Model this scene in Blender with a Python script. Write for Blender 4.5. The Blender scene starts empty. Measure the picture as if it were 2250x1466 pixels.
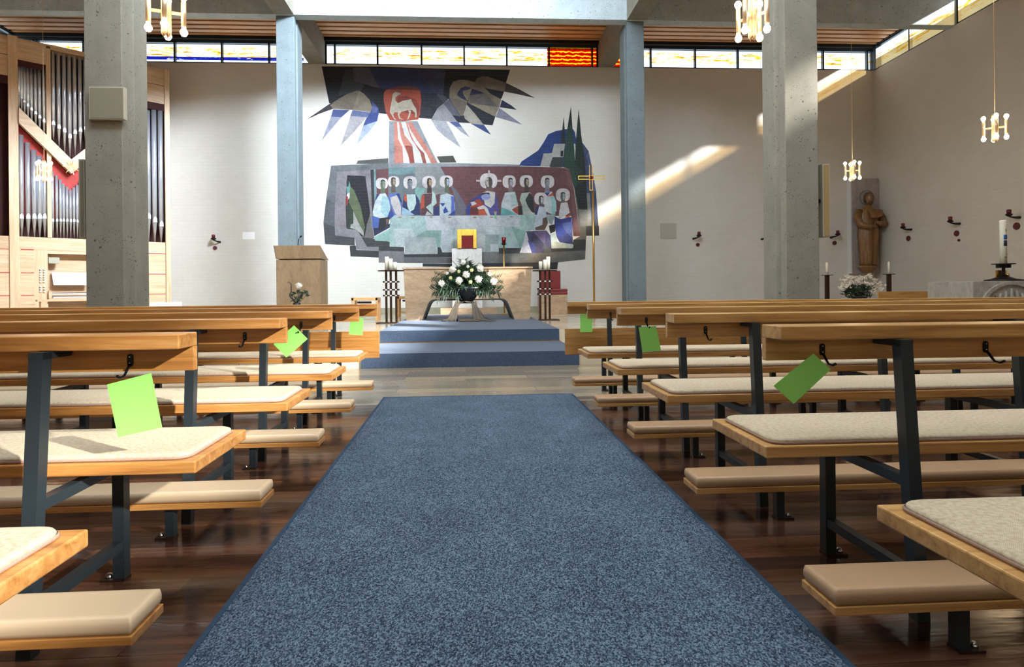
import bpy, bmesh, math, random
from mathutils import Vector, Matrix
from mathutils.geometry import tessellate_polygon
random.seed(7)
PI = math.pi
SC = bpy.context.scene
COL = SC.collection
# ------------------------------------------------------------------ camera
F, CX, CY, YAW, ROLL, H = 1339., 1099.9, 637., .0574, .0096, .93
cd = bpy.data.cameras.new('camera'); cam = bpy.data.objects.new('camera', cd); COL.objects.link(cam)
cd.sensor_width = 36; cd.lens = F/2250*36; cd.shift_x = (1125-CX)/2250; cd.shift_y = -(733-CY)/2250
cd.clip_start = .02; cd.clip_end = 200
cam.matrix_world = Matrix.Translation((0, 0, H)) @ Matrix.Rotation(-YAW, 4, 'Z') @ Matrix.Rotation(PI/2, 4, 'X') @ Matrix.Rotation(-ROLL, 4, 'Z')
SC.camera = cam
# ------------------------------------------------------------------ world, sun, daylight, added fill
w = bpy.data.worlds.new('sky'); SC.world = w; w.use_nodes = True
w.node_tree.nodes['Background'].inputs[0].default_value = (.80, .90, 1, 1)
w.node_tree.nodes['Background'].inputs[1].default_value = 2.6
def light(name, kind, loc, energy, color=(1, 1, 1), size=None, sizey=None, aim=None):
    l = bpy.data.lights.new(name, kind); l.energy = energy; l.color = color
    if kind == 'AREA':
        l.size = size
        if sizey: l.shape = 'RECTANGLE'; l.size_y = sizey
    elif kind == 'POINT' and size: l.shadow_soft_size = size
    o = bpy.data.objects.new(name, l); COL.objects.link(o); o.location = loc
    if aim is not None: o.rotation_euler = Vector(aim).to_track_quat('-Z', 'Y').to_euler()
    return o
SUN = Vector((-1, .80, -.578))
s = light('sun', 'SUN', (20, -10, 14), 14.5, (1, .98, .95), aim=SUN); s.data.angle = .03
light('roof_lantern_daylight', 'AREA', (0, 3.2, 9.8), 260, (.84, .92, 1), 5.6, 14, aim=(0, .12, -1))
light('lantern_gable_window', 'AREA', (0, 3.0, 8.8), 930, (.70, .84, 1), 6.6, 1.7, aim=(0, 1, -.34))
s = light('lantern_side_window', 'AREA', (3.5, 7.0, 8.9), 1500, (.72, .85, 1), 7, 1.6, aim=(-9.3, 8.5, -4.8)); s.data.spread = 1.3
light('lantern_west_light', 'AREA', (3.5, 2.5, 8.9), 330, (.74, .87, 1), 9, 1.5, aim=(-1, .12, -.75))
light('lantern_east_light', 'AREA', (-3.5, 2.5, 8.9), 340, (.74, .87, 1), 9, 1.5, aim=(1, .12, -.75))
light('rear_fill_light', 'AREA', (0, -11.5, 3.6), 190, (1, .83, .63), 12, 4.5, aim=(0, 1, -.12))  # warm fill added behind the camera to lift shadows; no window there
SC.view_settings.view_transform = 'Standard'; SC.view_settings.look = 'None'
SC.view_settings.gamma = 1; SC.view_settings.use_curve_mapping = False
SC.view_settings.exposure = 0.0
try:
    SC.cycles.use_denoising = True; SC.cycles.max_bounces = 8; SC.cycles.transparent_max_bounces = 12
    SC.cycles.sample_clamp_indirect = 6
except Exception: pass
# ------------------------------------------------------------------ photo pixel -> world
def ray(x, y):
    a = x-CX; b = y-CY; c, s_ = math.cos(ROLL), math.sin(ROLL)
    u = (a*c-b*s_)/F; v = -(a*s_+b*c)/F
    c, s_ = math.cos(YAW), math.sin(YAW)
    return c*u+s_, -s_*u+c, v
def atY(x, y, Y):
    a, b, c = ray(x, y); t = Y/b; return a*t, H+c*t
# ------------------------------------------------------------------ materials
def srgb(r, g, b):
    f = lambda v: (v/255/12.92) if v <= 10 else ((v/255+.055)/1.055)**2.4
    return (f(r), f(g), f(b), 1)
class NT:
    def __init__(s, name):
        s.m = bpy.data.materials.new(name); s.m.use_nodes = True; s.t = s.m.node_tree; s.n = s.t.nodes
        s.b = s.n['Principled BSDF']; s.out = s.n['Material Output']
    def new(s, t, **k):
        n = s.n.new(t)
        for a, v in k.items(): setattr(n, a, v)
        return n
    def L(s, a, b): s.t.links.new(a, b)
    rz = 0
    def pos(s, scale=(1, 1, 1)):
        g = s.new('ShaderNodeNewGeometry'); m = s.new('ShaderNodeMapping'); m.inputs['Scale'].default_value = scale
        if s.rz:
            r = s.new('ShaderNodeMapping'); r.inputs['Rotation'].default_value = (0, 0, s.rz); s.L(g.outputs['Position'], r.inputs[0]); s.L(r.outputs[0], m.inputs[0])
        else: s.L(g.outputs['Position'], m.inputs[0])
        return m.outputs[0]
    def noise(s, vec, scale, detail=4, rough=.55, dist=0):
        n = s.new('ShaderNodeTexNoise'); n.inputs['Scale'].default_value = scale; n.inputs['Detail'].default_value = detail
        n.inputs['Roughness'].default_value = rough; n.inputs['Distortion'].default_value = dist
        if vec is not None: s.L(vec, n.inputs['Vector'])
        return n.outputs['Fac']
    def ramp(s, fac, stops, interp='LINEAR'):
        r = s.new('ShaderNodeValToRGB'); r.color_ramp.interpolation = interp
        e = r.color_ramp.elements
        while len(e) < len(stops): e.new(.5)
        for i, (p, c) in enumerate(stops): e[i].position = p; e[i].color = c if len(c) == 4 else (*c, 1)
        s.L(fac, r.inputs[0]); return r.outputs[0]
    def mix(s, fac, a, b, mode='MIX'):
        m = s.new('ShaderNodeMix', data_type='RGBA', blend_type=mode)
        for sock, v in ((m.inputs[0], fac), (m.inputs[6], a), (m.inputs[7], b)):
            if isinstance(v, (int, float)): sock.default_value = v
            elif isinstance(v, tuple): sock.default_value = v
            else: s.L(v, sock)
        return m.outputs[2]
    def math(s, op, a, b=0, c=0):
        m = s.new('ShaderNodeMath', operation=op)
        for i, v in enumerate((a, b, c)):
            if isinstance(v, (int, float)): m.inputs[i].default_value = v
            else: s.L(v, m.inputs[i])
        return m.outputs[0]
    def bump(s, h, strength=.3, dist=.01):
        b = s.new('ShaderNodeBump'); b.inputs['Strength'].default_value = strength; b.inputs['Distance'].default_value = dist
        s.L(h, b.inputs['Height']); s.L(b.outputs[0], s.b.inputs['Normal'])
    def set(s, color=None, rough=None, metal=None, spec=None):
        if color is not None:
            if isinstance(color, tuple): s.b.inputs['Base Color'].default_value = color
            else: s.L(color, s.b.inputs['Base Color'])
        if rough is not None:
            if isinstance(rough, (int, float)): s.b.inputs['Roughness'].default_value = rough
            else: s.L(rough, s.b.inputs['Roughness'])
        if metal is not None: s.b.inputs['Metallic'].default_value = metal
        if spec is not None: s.b.inputs['Specular IOR Level'].default_value = spec
        return s.m
def plain(name, c, rough=.5, metal=0, var=.0, vs=8, bump=0, spec=None):
    t = NT(name); col = srgb(*c)
    if var:
        n = t.noise(t.pos(), vs, 5)
        d = tuple(v*(1-var) for v in col[:3])+(1,); l = tuple(min(1, v*(1+var*.6)) for v in col[:3])+(1,)
        t.set(t.ramp(n, [(.3, d), (.7, l)]), rough, metal, spec)
        if bump: t.bump(n, bump, .004)
    else: t.set(col, rough, metal, spec)
    return t.m
def wood(name, c1, c2, c3, axis='x', scale=1., rough=.35, rz=.0):
    t = NT(name); t.rz = rz; sc = {'x': (1.2, 22, 22), 'z': (22, 22, 1.2), 'y': (22, 1.2, 22)}[axis]
    v = t.pos(tuple(k*scale for k in sc)); n = t.noise(v, 1.6, 8, .62, .6); f = t.noise(t.pos(tuple(k*scale*5 for k in sc)), 1.6, 3)
    c = t.ramp(n, [(.28, srgb(*c1)), (.5, srgb(*c2)), (.72, srgb(*c3))])
    c = t.mix(.35, c, t.ramp(f, [(.3, (.55, .5, .45, 1)), (.7, (1, 1, 1, 1))]), 'MULTIPLY')
    big = t.noise(t.pos((.8, .8, .8)), 1.5, 2)
    c = t.mix(.3, c, t.ramp(big, [(.35, (.72, .68, .62, 1)), (.65, (1, 1, 1, 1))]), 'MULTIPLY')
    t.set(c, rough); t.bump(f, .08, .002); return t.m
def brick(name, col, mort, var=.05):
    t = NT(name); g = t.new('ShaderNodeNewGeometry'); sp = t.new('ShaderNodeSeparateXYZ'); t.L(g.outputs['Position'], sp.inputs[0])
    cb = t.new('ShaderNodeCombineXYZ'); t.L(t.math('ADD', sp.outputs[0], sp.outputs[1]), cb.inputs[0]); t.L(sp.outputs[2], cb.inputs[1])
    b = t.new('ShaderNodeTexBrick'); b.inputs['Scale'].default_value = 1; b.inputs['Brick Width'].default_value = .25; b.inputs['Row Height'].default_value = .077
    b.inputs['Mortar Size'].default_value = .006; b.inputs['Mortar Smooth'].default_value = .6
    c = srgb(*col); d = tuple(v*(1-var) for v in c[:3])+(1,)
    b.inputs['Color1'].default_value = c; b.inputs['Color2'].default_value = d; b.inputs['Mortar'].default_value = srgb(*mort)
    t.L(cb.outputs[0], b.inputs[0])
    n = t.noise(t.pos(), 1.1, 6, .6)
    cc = t.mix(.5, b.outputs['Color'], t.ramp(n, [(.3, (.9, .88, .84, 1)), (.6, (1, 1, 1, 1))]), 'MULTIPLY')
    t.set(cc, .75)
    hgt = t.math('ADD', t.math('MULTIPLY', b.outputs['Fac'], -1), t.math('MULTIPLY', t.noise(t.pos(), 34, 4), .7))
    t.bump(hgt, .3, .003); return t.m
def concrete(name, col, rough=.8):
    t = NT(name); c = srgb(*col); n = t.noise(t.pos(), 3.2, 8, .65)
    base = t.ramp(n, [(.25, tuple(v*.82 for v in c[:3])), (.75, tuple(min(1, v*1.12) for v in c[:3]))])
    st = t.noise(t.pos((7, 7, .4)), 1.5, 4)
    base = t.mix(.25, base, t.ramp(st, [(.35, (.75, .77, .74, 1)), (.65, (1, 1, 1, 1))]), 'MULTIPLY')
    v = t.new('ShaderNodeTexVoronoi'); v.inputs['Scale'].default_value = 15; v.inputs['Randomness'].default_value = 1
    nv = t.new('ShaderNodeVectorMath', operation='ADD'); t.L(t.pos(), nv.inputs[0]);
    n2 = t.new('ShaderNodeTexNoise'); n2.inputs['Scale'].default_value = 20; t.L(t.pos(), n2.inputs[0])
    m2 = t.new('ShaderNodeVectorMath', operation='SCALE'); m2.inputs['Scale'].default_value = .05; t.L(n2.outputs['Color'], m2.inputs[0]); t.L(m2.outputs[0], nv.inputs[1])
    t.L(nv.outputs[0], v.inputs['Vector'])
    thr = t.math('MULTIPLY', t.noise(t.pos((1, 1, 1)), 9, 2), .36)
    pit = t.math('LESS_THAN', v.outputs['Distance'], t.math('SUBTRACT', thr, .075))
    v2 = t.new('ShaderNodeTexVoronoi'); v2.inputs['Scale'].default_value = 46; t.L(t.pos(), v2.inputs['Vector'])
    pit2 = t.math('LESS_THAN', v2.outputs['Distance'], t.math('SUBTRACT', t.math('MULTIPLY', t.noise(t.pos(), 5, 2), .62), .17))
    p = t.math('MAXIMUM', pit, pit2)
    base = t.mix(t.math('MULTIPLY', p, .85), base, (.05, .05, .045, 1))
    t.set(base, rough); t.bump(t.math('SUBTRACT', t.math('MULTIPLY', n, .5), p), .5, .006); return t.m
def stone(name, c1, c2, vert=False, rough=.45):
    t = NT(name); v = t.pos((2.5, 2.5, .9) if vert else (.9, 2.5, 4)); n = t.noise(v, 2.2, 9, .62, .8)
    f = t.noise(t.pos((18, 18, 6) if vert else (6, 18, 18)), 2, 5)
    c = t.ramp(n, [(.3, srgb(*c1)), (.7, srgb(*c2))]); c = t.mix(.4, c, t.ramp(f, [(.38, (.62, .56, .48, 1)), (.52, (1, 1, 1, 1))]), 'MULTIPLY')
    t.set(c, rough); t.bump(f, .12, .003); return t.m
def planks(name):
    t = NT(name); b = t.new('ShaderNodeTexBrick'); b.inputs['Scale'].default_value = 1; b.inputs['Brick Width'].default_value = .9; b.inputs['Row Height'].default_value = .085
    b.inputs['Mortar Size'].default_value = .0012; b.inputs['Color1'].default_value = (0, 0, 0, 1); b.inputs['Color2'].default_value = (1, 1, 1, 1); b.inputs['Mortar'].default_value = (.2, .2, .2, 1); b.inputs['Bias'].default_value = 0
    t.L(t.pos(), b.inputs[0])
    n = t.noise(t.pos((1.5, 26, 1)), 1.6, 8, .6, .5)
    mixf = t.math('ADD', t.math('MULTIPLY', b.outputs['Color'], .45), t.math('MULTIPLY', n, .6))
    c = t.ramp(mixf, [(.2, srgb(36, 22, 16)), (.45, srgb(62, 38, 27)), (.65, srgb(86, 54, 38)), (.9, srgb(112, 76, 54))])
    c = t.mix(b.outputs['Fac'], c, (.01, .006, .004, 1))
    r = t.ramp(t.noise(t.pos((2, 9, 1)), 3, 4), [(.3, (.08, .08, .08)), (.7, (.22, .22, .22))])
    t.set(c, r); t.bump(t.noise(t.pos((1.2, 7, 1)), 2.2, 3), .10, .01); return t.m
def tiles(name, cA, cB, bw, rh, rough=.22):
    t = NT(name); b = t.new('ShaderNodeTexBrick'); b.inputs['Scale'].default_value = 1; b.inputs['Brick Width'].default_value = bw; b.inputs['Row Height'].default_value = rh
    b.inputs['Mortar Size'].default_value = .003; b.inputs['Color1'].default_value = srgb(*cA); b.inputs['Color2'].default_value = srgb(*cB); b.inputs['Mortar'].default_value = srgb(110, 98, 80)
    t.L(t.pos(), b.inputs[0]); n = t.noise(t.pos((1.4, 5, 1)), 2.5, 7, .6)
    c = t.mix(.6, b.outputs['Color'], t.ramp(n, [(.3, (.74, .70, .64, 1)), (.7, (1, 1, 1, 1))]), 'MULTIPLY')
    t.set(c, rough); return t.m
def carpet(name, lo, mid, hi, sc=150, bs=.6, sheen=.15):
    t = NT(name); v = t.new('ShaderNodeTexVoronoi'); v.inputs['Scale'].default_value = sc; t.L(t.pos((1, .62, 1)), v.inputs['Vector'])
    sp = t.new('ShaderNodeSeparateColor'); t.L(v.outputs['Color'], sp.inputs[0])
    n = t.noise(t.pos(), 260, 2); k = t.noise(t.pos((1, 1, 1)), 3.5, 3)
    f = t.math('ADD', t.math('MULTIPLY', sp.outputs[0], .75), t.math('MULTIPLY', n, .35))
    f = t.math('ADD', f, t.math('MULTIPLY', t.math('SUBTRACT', k, .5), .25))
    c = t.ramp(f, [(.15, srgb(*lo)), (.5, srgb(*mid)), (.95, srgb(*hi))])
    t.set(c, .95, spec=.1); t.b.inputs['Sheen Weight'].default_value = sheen; t.b.inputs['Sheen Roughness'].default_value = .35; t.b.inputs['Sheen Tint'].default_value = (.66, .78, 1, 1)
    t.bump(t.math('SUBTRACT', 1, v.outputs['Distance']), bs, .004); return t.m
def weave(name, c1, c2, sc=520):
    t = NT(name); w1 = t.new('ShaderNodeTexChecker'); w1.inputs['Scale'].default_value = sc; t.L(t.pos(), w1.inputs[0])
    n = t.noise(t.pos(), 90, 4); f = t.math('ADD', t.math('MULTIPLY', w1.outputs['Fac'], .25), n)
    c = t.ramp(f, [(.35, srgb(*c1)), (.85, srgb(*c2))])
    big = t.noise(t.pos(), 4, 2); c = t.mix(.25, c, t.ramp(big, [(.35, (.8, .78, .74, 1)), (.6, (1, 1, 1, 1))]), 'MULTIPLY')
    t.set(c, .95, spec=.15); t.bump(f, .25, .002); return t.m
def emis(name, c, e):
    t = NT(name); em = t.new('ShaderNodeEmission'); em.inputs[0].default_value = srgb(*c); em.inputs[1].default_value = e
    t.L(em.outputs[0], t.out.inputs[0]); return t.m
def glass_strip(name):
    """clerestory glass: clear milky panes with brushed yellow, orange, blue and red bands"""
    t = NT(name); g = t.new('ShaderNodeNewGeometry'); sp = t.new('ShaderNodeSeparateXYZ'); t.L(g.outputs['Position'], sp.inputs[0])
    X, Y, Z = sp.outputs; R = lambda a, b, v: t.math('MULTIPLY', t.math('GREATER_THAN', v, a), t.math('LESS_THAN', v, b))
    U = t.math('ADD', X, Y); cb = t.new('ShaderNodeCombineXYZ'); t.L(t.math('MULTIPLY', U, 1.6), cb.inputs[0]); t.L(t.math('MULTIPLY', Z, 16), cb.inputs[2])
    streak = t.noise(cb.outputs[0], 1.5, 7, .7, 1.2)
    white = (.97, .99, 1, 1)
    band = t.math('MULTIPLY', R(6.78, 7.05, Z), t.math('GREATER_THAN', Y, 6.4))
    c = t.mix(t.math('MULTIPLY', t.math('GREATER_THAN', streak, .53), band), white, srgb(250, 214, 96))
    c = t.mix(t.math('MULTIPLY', R(.60, .65, streak), band), c, srgb(236, 150, 30))
    c = t.mix(t.math('MULTIPLY', t.math('GREATER_THAN', streak, .66), band), c, srgb(206, 70, 20))
    bl = t.math('MULTIPLY', R(6.72, 6.80, Z), R(-11, -4.0, X)); c = t.mix(t.math('MULTIPLY', bl, t.math('GREATER_THAN', streak, .40)), c, srgb(70, 84, 176))
    cb2 = t.new('ShaderNodeCombineXYZ'); t.L(t.math('MULTIPLY', X, 3.5), cb2.inputs[0]); t.L(t.math('MULTIPLY', Z, 3), cb2.inputs[2])
    wv = t.math('SINE', t.math('ADD', t.math('MULTIPLY', Z, 64), t.math('MULTIPLY', t.noise(cb2.outputs[0], 3, 4), 7)))
    redc = t.ramp(t.math('ADD', t.math('MULTIPLY', wv, .5), .5), [(.0, srgb(190, 24, 8)), (.55, srgb(226, 60, 10)), (.8, srgb(255, 170, 20)), (1, srgb(255, 232, 90))])
    c = t.mix(t.math('MULTIPLY', R(2.15, 4.35, X), t.math('GREATER_THAN', Y, 15)), c, redc)
    side = t.math('MULTIPLY', t.math('MULTIPLY', t.math('GREATER_THAN', X, 9.5), R(6.4, 15.45, Y)), t.math('LESS_THAN', Z, 6.93)); c = t.mix(t.math('MULTIPLY', side, .75), c, (.42, .31, .10, 1))
    tr = t.new('ShaderNodeBsdfTransparent'); t.L(c, tr.inputs[0])
    gl = t.new('ShaderNodeBsdfGlossy'); gl.inputs['Roughness'].default_value = .1
    mx = t.new('ShaderNodeMixShader'); mx.inputs[0].default_value = .04; t.L(tr.outputs[0], mx.inputs[1]); t.L(gl.outputs[0], mx.inputs[2])
    t.L(mx.outputs[0], t.out.inputs[0]); return t.m
def painting(name):
    t = NT(name); a = t.new('ShaderNodeVertexColor'); a.layer_name = 'Col'
    g = t.new('ShaderNodeNewGeometry'); sp = t.new('ShaderNodeSeparateXYZ'); t.L(g.outputs['Position'], sp.inputs[0])
    cb = t.new('ShaderNodeCombineXYZ'); t.L(t.math('ADD', sp.outputs[0], 15.5), cb.inputs[0]); t.L(sp.outputs[2], cb.inputs[1])
    b = t.new('ShaderNodeTexBrick'); b.inputs['Scale'].default_value = 1; b.inputs['Brick Width'].default_value = .25; b.inputs['Row Height'].default_value = .077
    b.inputs['Mortar Size'].default_value = .006; b.inputs['Mortar Smooth'].default_value = .6; t.L(cb.outputs[0], b.inputs[0])
    n = t.noise(t.pos(), 2.4, 8, .7, .4); n2 = t.noise(t.pos((14, 1, 14)), 1.6, 6, .7)
    c = t.mix(.75, a.outputs[0], t.ramp(n, [(.3, (.52, .52, .55, 1)), (.5, (.96, .96, .96, 1)), (.75, (1.38, 1.36, 1.32, 1))]), 'MULTIPLY')
    c = t.mix(.55, c, t.ramp(n2, [(.3, (.60, .60, .63, 1)), (.6, (1.15, 1.15, 1.15, 1))]), 'MULTIPLY')
    c = t.mix(t.math('MULTIPLY', b.outputs['Fac'], .05), c, (.3, .3, .3, 1))
    t.set(c, .8); t.bump(t.math('MULTIPLY', b.outputs['Fac'], -1), .25, .003); return t.m
M = dict(
    brick=brick('white_brick', (210, 204, 193), (203, 197, 186), .025),
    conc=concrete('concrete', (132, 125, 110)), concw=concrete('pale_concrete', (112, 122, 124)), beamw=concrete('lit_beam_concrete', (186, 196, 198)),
    ceilw=wood('ceiling_boards', (170, 116, 72), (216, 160, 108), (234, 184, 134), 'x', .6, .5),
    black=plain('shadow_gap', (22, 18, 15), .9),
    frame=plain('window_frame_paint', (40, 56, 66), .4), glass=glass_strip('stained_glass'),
    planks=planks('parquet'), tile=tiles('nave_travertine', (166, 146, 118), (112, 102, 88), 1.3, .2, .2), tile2=tiles('chancel_tiles', (222, 206, 180), (206, 190, 162), .9, .42, .14),
    runner=carpet('blue_loop_carpet', (18, 24, 34), (61, 75, 91), (120, 135, 148), 300, .6), runner2=carpet('blue_chancel_carpet', (48, 58, 74), (64, 76, 94), (82, 96, 114), 260, .2, .9),
    bind=plain('carpet_binding', (34, 58, 80), .9, var=.3, vs=80),
    oak=wood('honey_oak', (150, 96, 46), (192, 132, 68), (214, 158, 96), 'x', 1, .32), oakr=wood('varnished_oak', (148, 102, 52), (194, 144, 82), (216, 170, 108), 'x', 1, .3),
    steel=plain('dark_grey_steel', (44, 52, 56), .38, .35), blk=plain('black_metal', (20, 20, 22), .35, .5), chrome=plain('zinc_screw', (190, 190, 188), .25, 1),
    wool=weave('beige_wool', (168, 146, 118), (206, 188, 160)), piping=plain('rose_piping', (168, 136, 118), .9, var=.2, vs=200),
    vinyl=plain('tan_vinyl', (196, 168, 134), .42, var=.05, vs=5), vinylr=plain('brown_vinyl', (170, 134, 98), .42, var=.05, vs=5),
    card=plain('green_card', (150, 222, 104), .45, var=.05, vs=6),
    mural=painting('mural_paint'), trav=stone('travertine', (168, 136, 104), (198, 166, 132), False, .4), travv=stone('ambo_travertine', (130, 104, 74), (160, 132, 98), True, .5),
    pale=stone('pale_stone', (212, 206, 196), (220, 214, 205), True, .5), altin=plain('altar_reveal', (56, 58, 56), .6, var=.2),
    gold=plain('gold', (232, 190, 84), .34, 1, var=.25, vs=60, bump=.9), brass=plain('brass', (214, 168, 90), .28, 1), redg=plain('red_enamel', (112, 4, 12), .22),
    redl=plain('red_leather', (128, 34, 32), .45, var=.1, vs=6), bronze=plain('dark_bronze', (66, 46, 34), .4, .7), wax=plain('candle_wax', (244, 236, 212), .5),
    skirt=plain('skirting_stone', (150, 144, 118), .5, var=.1),
    owood=wood('organ_oak', (200, 162, 122), (224, 188, 148), (236, 206, 170), 'x', .6, .45, -.6988), owoodz=wood('organ_oak_upright', (200, 162, 122), (224, 188, 148), (236, 206, 170), 'z', .5, .45),
    pipe=plain('pipe_tin', (226, 231, 240), .32, .8), pipef=plain('pipe_foot', (204, 202, 198), .36, .8, var=.1), pipem=plain('pipe_mouth', (206, 206, 204), .4, .6),
    ored=plain('organ_red', (176, 52, 44), .7, var=.15), odark=plain('organ_interior', (60, 16, 14), .8), ovoid=plain('organ_void', (24, 18, 20), .9),
    ivory=plain('ivory', (236, 230, 220), .35), grille=plain('speaker_cloth', (126, 118, 98), .8, var=.1, vs=200), spkf=plain('speaker_frame', (172, 164, 142), .5), spkg=plain('speaker_gold', (160, 134, 86), .6, var=.1, vs=200),
    bulb=emis('bulb_glow', (255, 226, 180), 26), brassl=plain('lamp_brass', (236, 200, 160), .35, .5),
    carve=wood('carved_limewood', (88, 58, 30), (128, 90, 50), (160, 118, 72), 'z', 1.2, .38), hair=wood('dark_carved_wood', (54, 34, 18), (78, 52, 28), (96, 66, 38), 'z', 1.2, .4), slab=stone('grey_slab', (150, 140, 134), (172, 162, 156), True, .6), slabw=plain('slab_edge_lit', (214, 214, 212), .6),
    iron=plain('wrought_iron', (36, 30, 28), .5, .6), wred=plain('dark_red_wax', (96, 20, 24), .4), wreath=plain('red_brown_disc', (84, 26, 28), .7),
    leaf=plain('dark_leaf', (34, 58, 32), .45, var=.4, vs=20), leaf2=plain('mid_leaf', (52, 80, 46), .5, var=.3, vs=20), petal=plain('white_petal', (244, 236, 222), .6), petaly=plain('cream_petal', (226, 220, 160), .6),
    gauze=plain('beige_gauze', (104, 92, 76), .8, var=.2, vs=30), font=stone('font_stone', (150, 140, 128), (180, 170, 156), True, .8), blue=plain('candle_blue', (50, 90, 160), .5), navy=plain('candle_navy', (30, 36, 60), .5),
    beech=wood('beech', (214, 156, 96), (232, 176, 116), (240, 190, 130), 'x', 1, .4), glassv=plain('vase_glass', (200, 200, 190), .1), soil=plain('dark_pot', (28, 28, 30), .4),
    white=plain('white_paint', (236, 234, 228), .7), vent=plain('vent_plate', (176, 172, 160), .6), twig=plain('twig', (60, 40, 30), .7))
# ------------------------------------------------------------------ mesh helpers
class MB:
    def __init__(s): s.bm = bmesh.new()
    def box(s, x0, x1, y0, y1, z0, z1, mi=0):
        v = [s.bm.verts.new(p) for p in ((x0, y0, z0), (x1, y0, z0), (x1, y1, z0), (x0, y1, z0), (x0, y0, z1), (x1, y0, z1), (x1, y1, z1), (x0, y1, z1))]
        for q in ((0, 3, 2, 1), (4, 5, 6, 7), (0, 1, 5, 4), (1, 2, 6, 5), (2, 3, 7, 6), (3, 0, 4, 7)):
            f = s.bm.faces.new([v[i] for i in q]); f.material_index = mi
        return s
    def hexa(s, pts, mi=0):
        v = [s.bm.verts.new(p) for p in pts]
        for q in ((0, 3, 2, 1), (4, 5, 6, 7), (0, 1, 5, 4), (1, 2, 6, 5), (2, 3, 7, 6), (3, 0, 4, 7)):
            f = s.bm.faces.new([v[i] for i in q]); f.material_index = mi
        return s
    def bar(s, a, b, wx, wy, up=(0, 0, 1), mi=0):
        a = Vector(a); b = Vector(b); d = (b-a).normalized(); u = Vector(up)
        if abs(d.dot(u)) > .95: u = Vector((0, 1, 0))
        r = d.cross(u).normalized(); u = r.cross(d).normalized(); r *= wx/2; u *= wy/2
        return s.hexa([a-r-u, a+r-u, a+r+u, a-r+u, b-r-u, b+r-u, b+r+u, b-r+u], mi)
    def prism(s, pts, fn, d0, d1, mi=0, smooth=False):
        a = [s.bm.verts.new(fn(p, d0)) for p in pts]; b = [s.bm.verts.new(fn(p, d1)) for p in pts]; n = len(pts)
        s.bm.faces.new(a[::-1]).material_index = mi; s.bm.faces.new(b).material_index = mi
        for i in range(n):
            f = s.bm.faces.new((a[i], a[(i+1) % n], b[(i+1) % n], b[i])); f.material_index = mi; f.smooth = smooth
        return s
    def loft(s, rings, closed=True, cap=True, mi=0, smooth=True):
        R = [[s.bm.verts.new(p) for p in r] for r in rings]; n = len(R[0])
        for a, b in zip(R, R[1:]):
            for i in range(n if closed else n-1):
                f = s.bm.faces.new((a[i], a[(i+1) % n], b[(i+1) % n], b[i])); f.smooth = smooth; f.material_index = mi
        if cap:
            s.bm.faces.new(R[0][::-1]).material_index = mi; s.bm.faces.new(R[-1]).material_index = mi
        return s
    def lathe(s, prof, c=(0, 0, 0), n=16, mi=0, sx=1, sy=1):
        cx, cy, cz = c
        return s.loft([[(cx+r*sx*math.cos(2*PI*i/n), cy+r*sy*math.sin(2*PI*i/n), cz+z) for i in range(n)] for r, z in prof], mi=mi)
    def tube(s, pts, r, n=8, mi=0):
        pts = [Vector(p) for p in pts]; rs = r if isinstance(r, (list, tuple)) else [r]*len(pts); rings = []
        ref = Vector((0, 0, 1))
        for i, p in enumerate(pts):
            d = (pts[min(i+1, len(pts)-1)]-pts[max(i-1, 0)]).normalized()
            if abs(d.dot(ref)) > .93: ref2 = Vector((1, 0, 0))
            else: ref2 = ref
            u = d.cross(ref2).normalized(); v = d.cross(u)
            rings.append([p+rs[i]*(math.cos(2*PI*k/n)*u+math.sin(2*PI*k/n)*v) for k in range(n)])
        return s.loft(rings, mi=mi)
    def sphere(s, c, r, sz=None, n=12, m=8, mi=0):
        sz = sz or (1, 1, 1); P = [(max(.02, math.sin(PI*k/m)), -math.cos(PI*k/m)) for k in range(m+1)]
        return s.loft([[(c[0]+r*sz[0]*q*math.cos(2*PI*i/n), c[1]+r*sz[1]*q*math.sin(2*PI*i/n), c[2]+r*sz[2]*z) for i in range(n)] for q, z in P], mi=mi)
    def leaf(s, base, tip, wd, nrm, mi=0):
        b = Vector(base); t = Vector(tip); d = t-b; n = Vector(nrm); r = d.cross(n)
        r = r.normalized()*wd/2 if r.length > 1e-6 else Vector((wd/2, 0, 0)); up = r.cross(d).normalized()*wd*.25
        v = [s.bm.verts.new(p) for p in (b, b+d*.4+r+up, t, b+d*.4-r+up, b+d*.45)]
        for q in ((0, 1, 4), (1, 2, 4), (4, 2, 3), (0, 4, 3)): s.bm.faces.new([v[i] for i in q]).material_index = mi
        return s
    def build(s, name, mats, parent=None, bevel=0, seg=2, M4=None):
        bmesh.ops.recalc_face_normals(s.bm, faces=s.bm.faces)
        if bevel:
            es = [e for e in s.bm.edges if len(e.link_faces) == 2 and e.calc_face_angle(0) > .5]
            bmesh.ops.bevel(s.bm, geom=es, offset=bevel, segments=seg, affect='EDGES', profile=.5, clamp_overlap=True)
            for f in s.bm.faces: f.smooth = False
        me = bpy.data.meshes.new(name); s.bm.to_mesh(me); s.bm.free()
        for m in (mats if isinstance(mats, (list, tuple)) else [mats]): me.materials.append(m)
        o = bpy.data.objects.new(name, me); COL.objects.link(o)
        if M4 is not None: me.transform(M4)
        if parent: o.parent = parent
        return o
def thing(name, label, cat, loc=(0, 0, 0), rz=0, group=None):
    o = bpy.data.objects.new(name, None); COL.objects.link(o); o.location = loc; o.rotation_euler = (0, 0, rz); o.empty_display_size = .1
    o['label'] = label; o['category'] = cat
    if group: o['group'] = group
    return o
def tag(o, label, cat, group=None):
    o['label'] = label; o['category'] = cat
    if group: o['group'] = group
    return o
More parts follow.
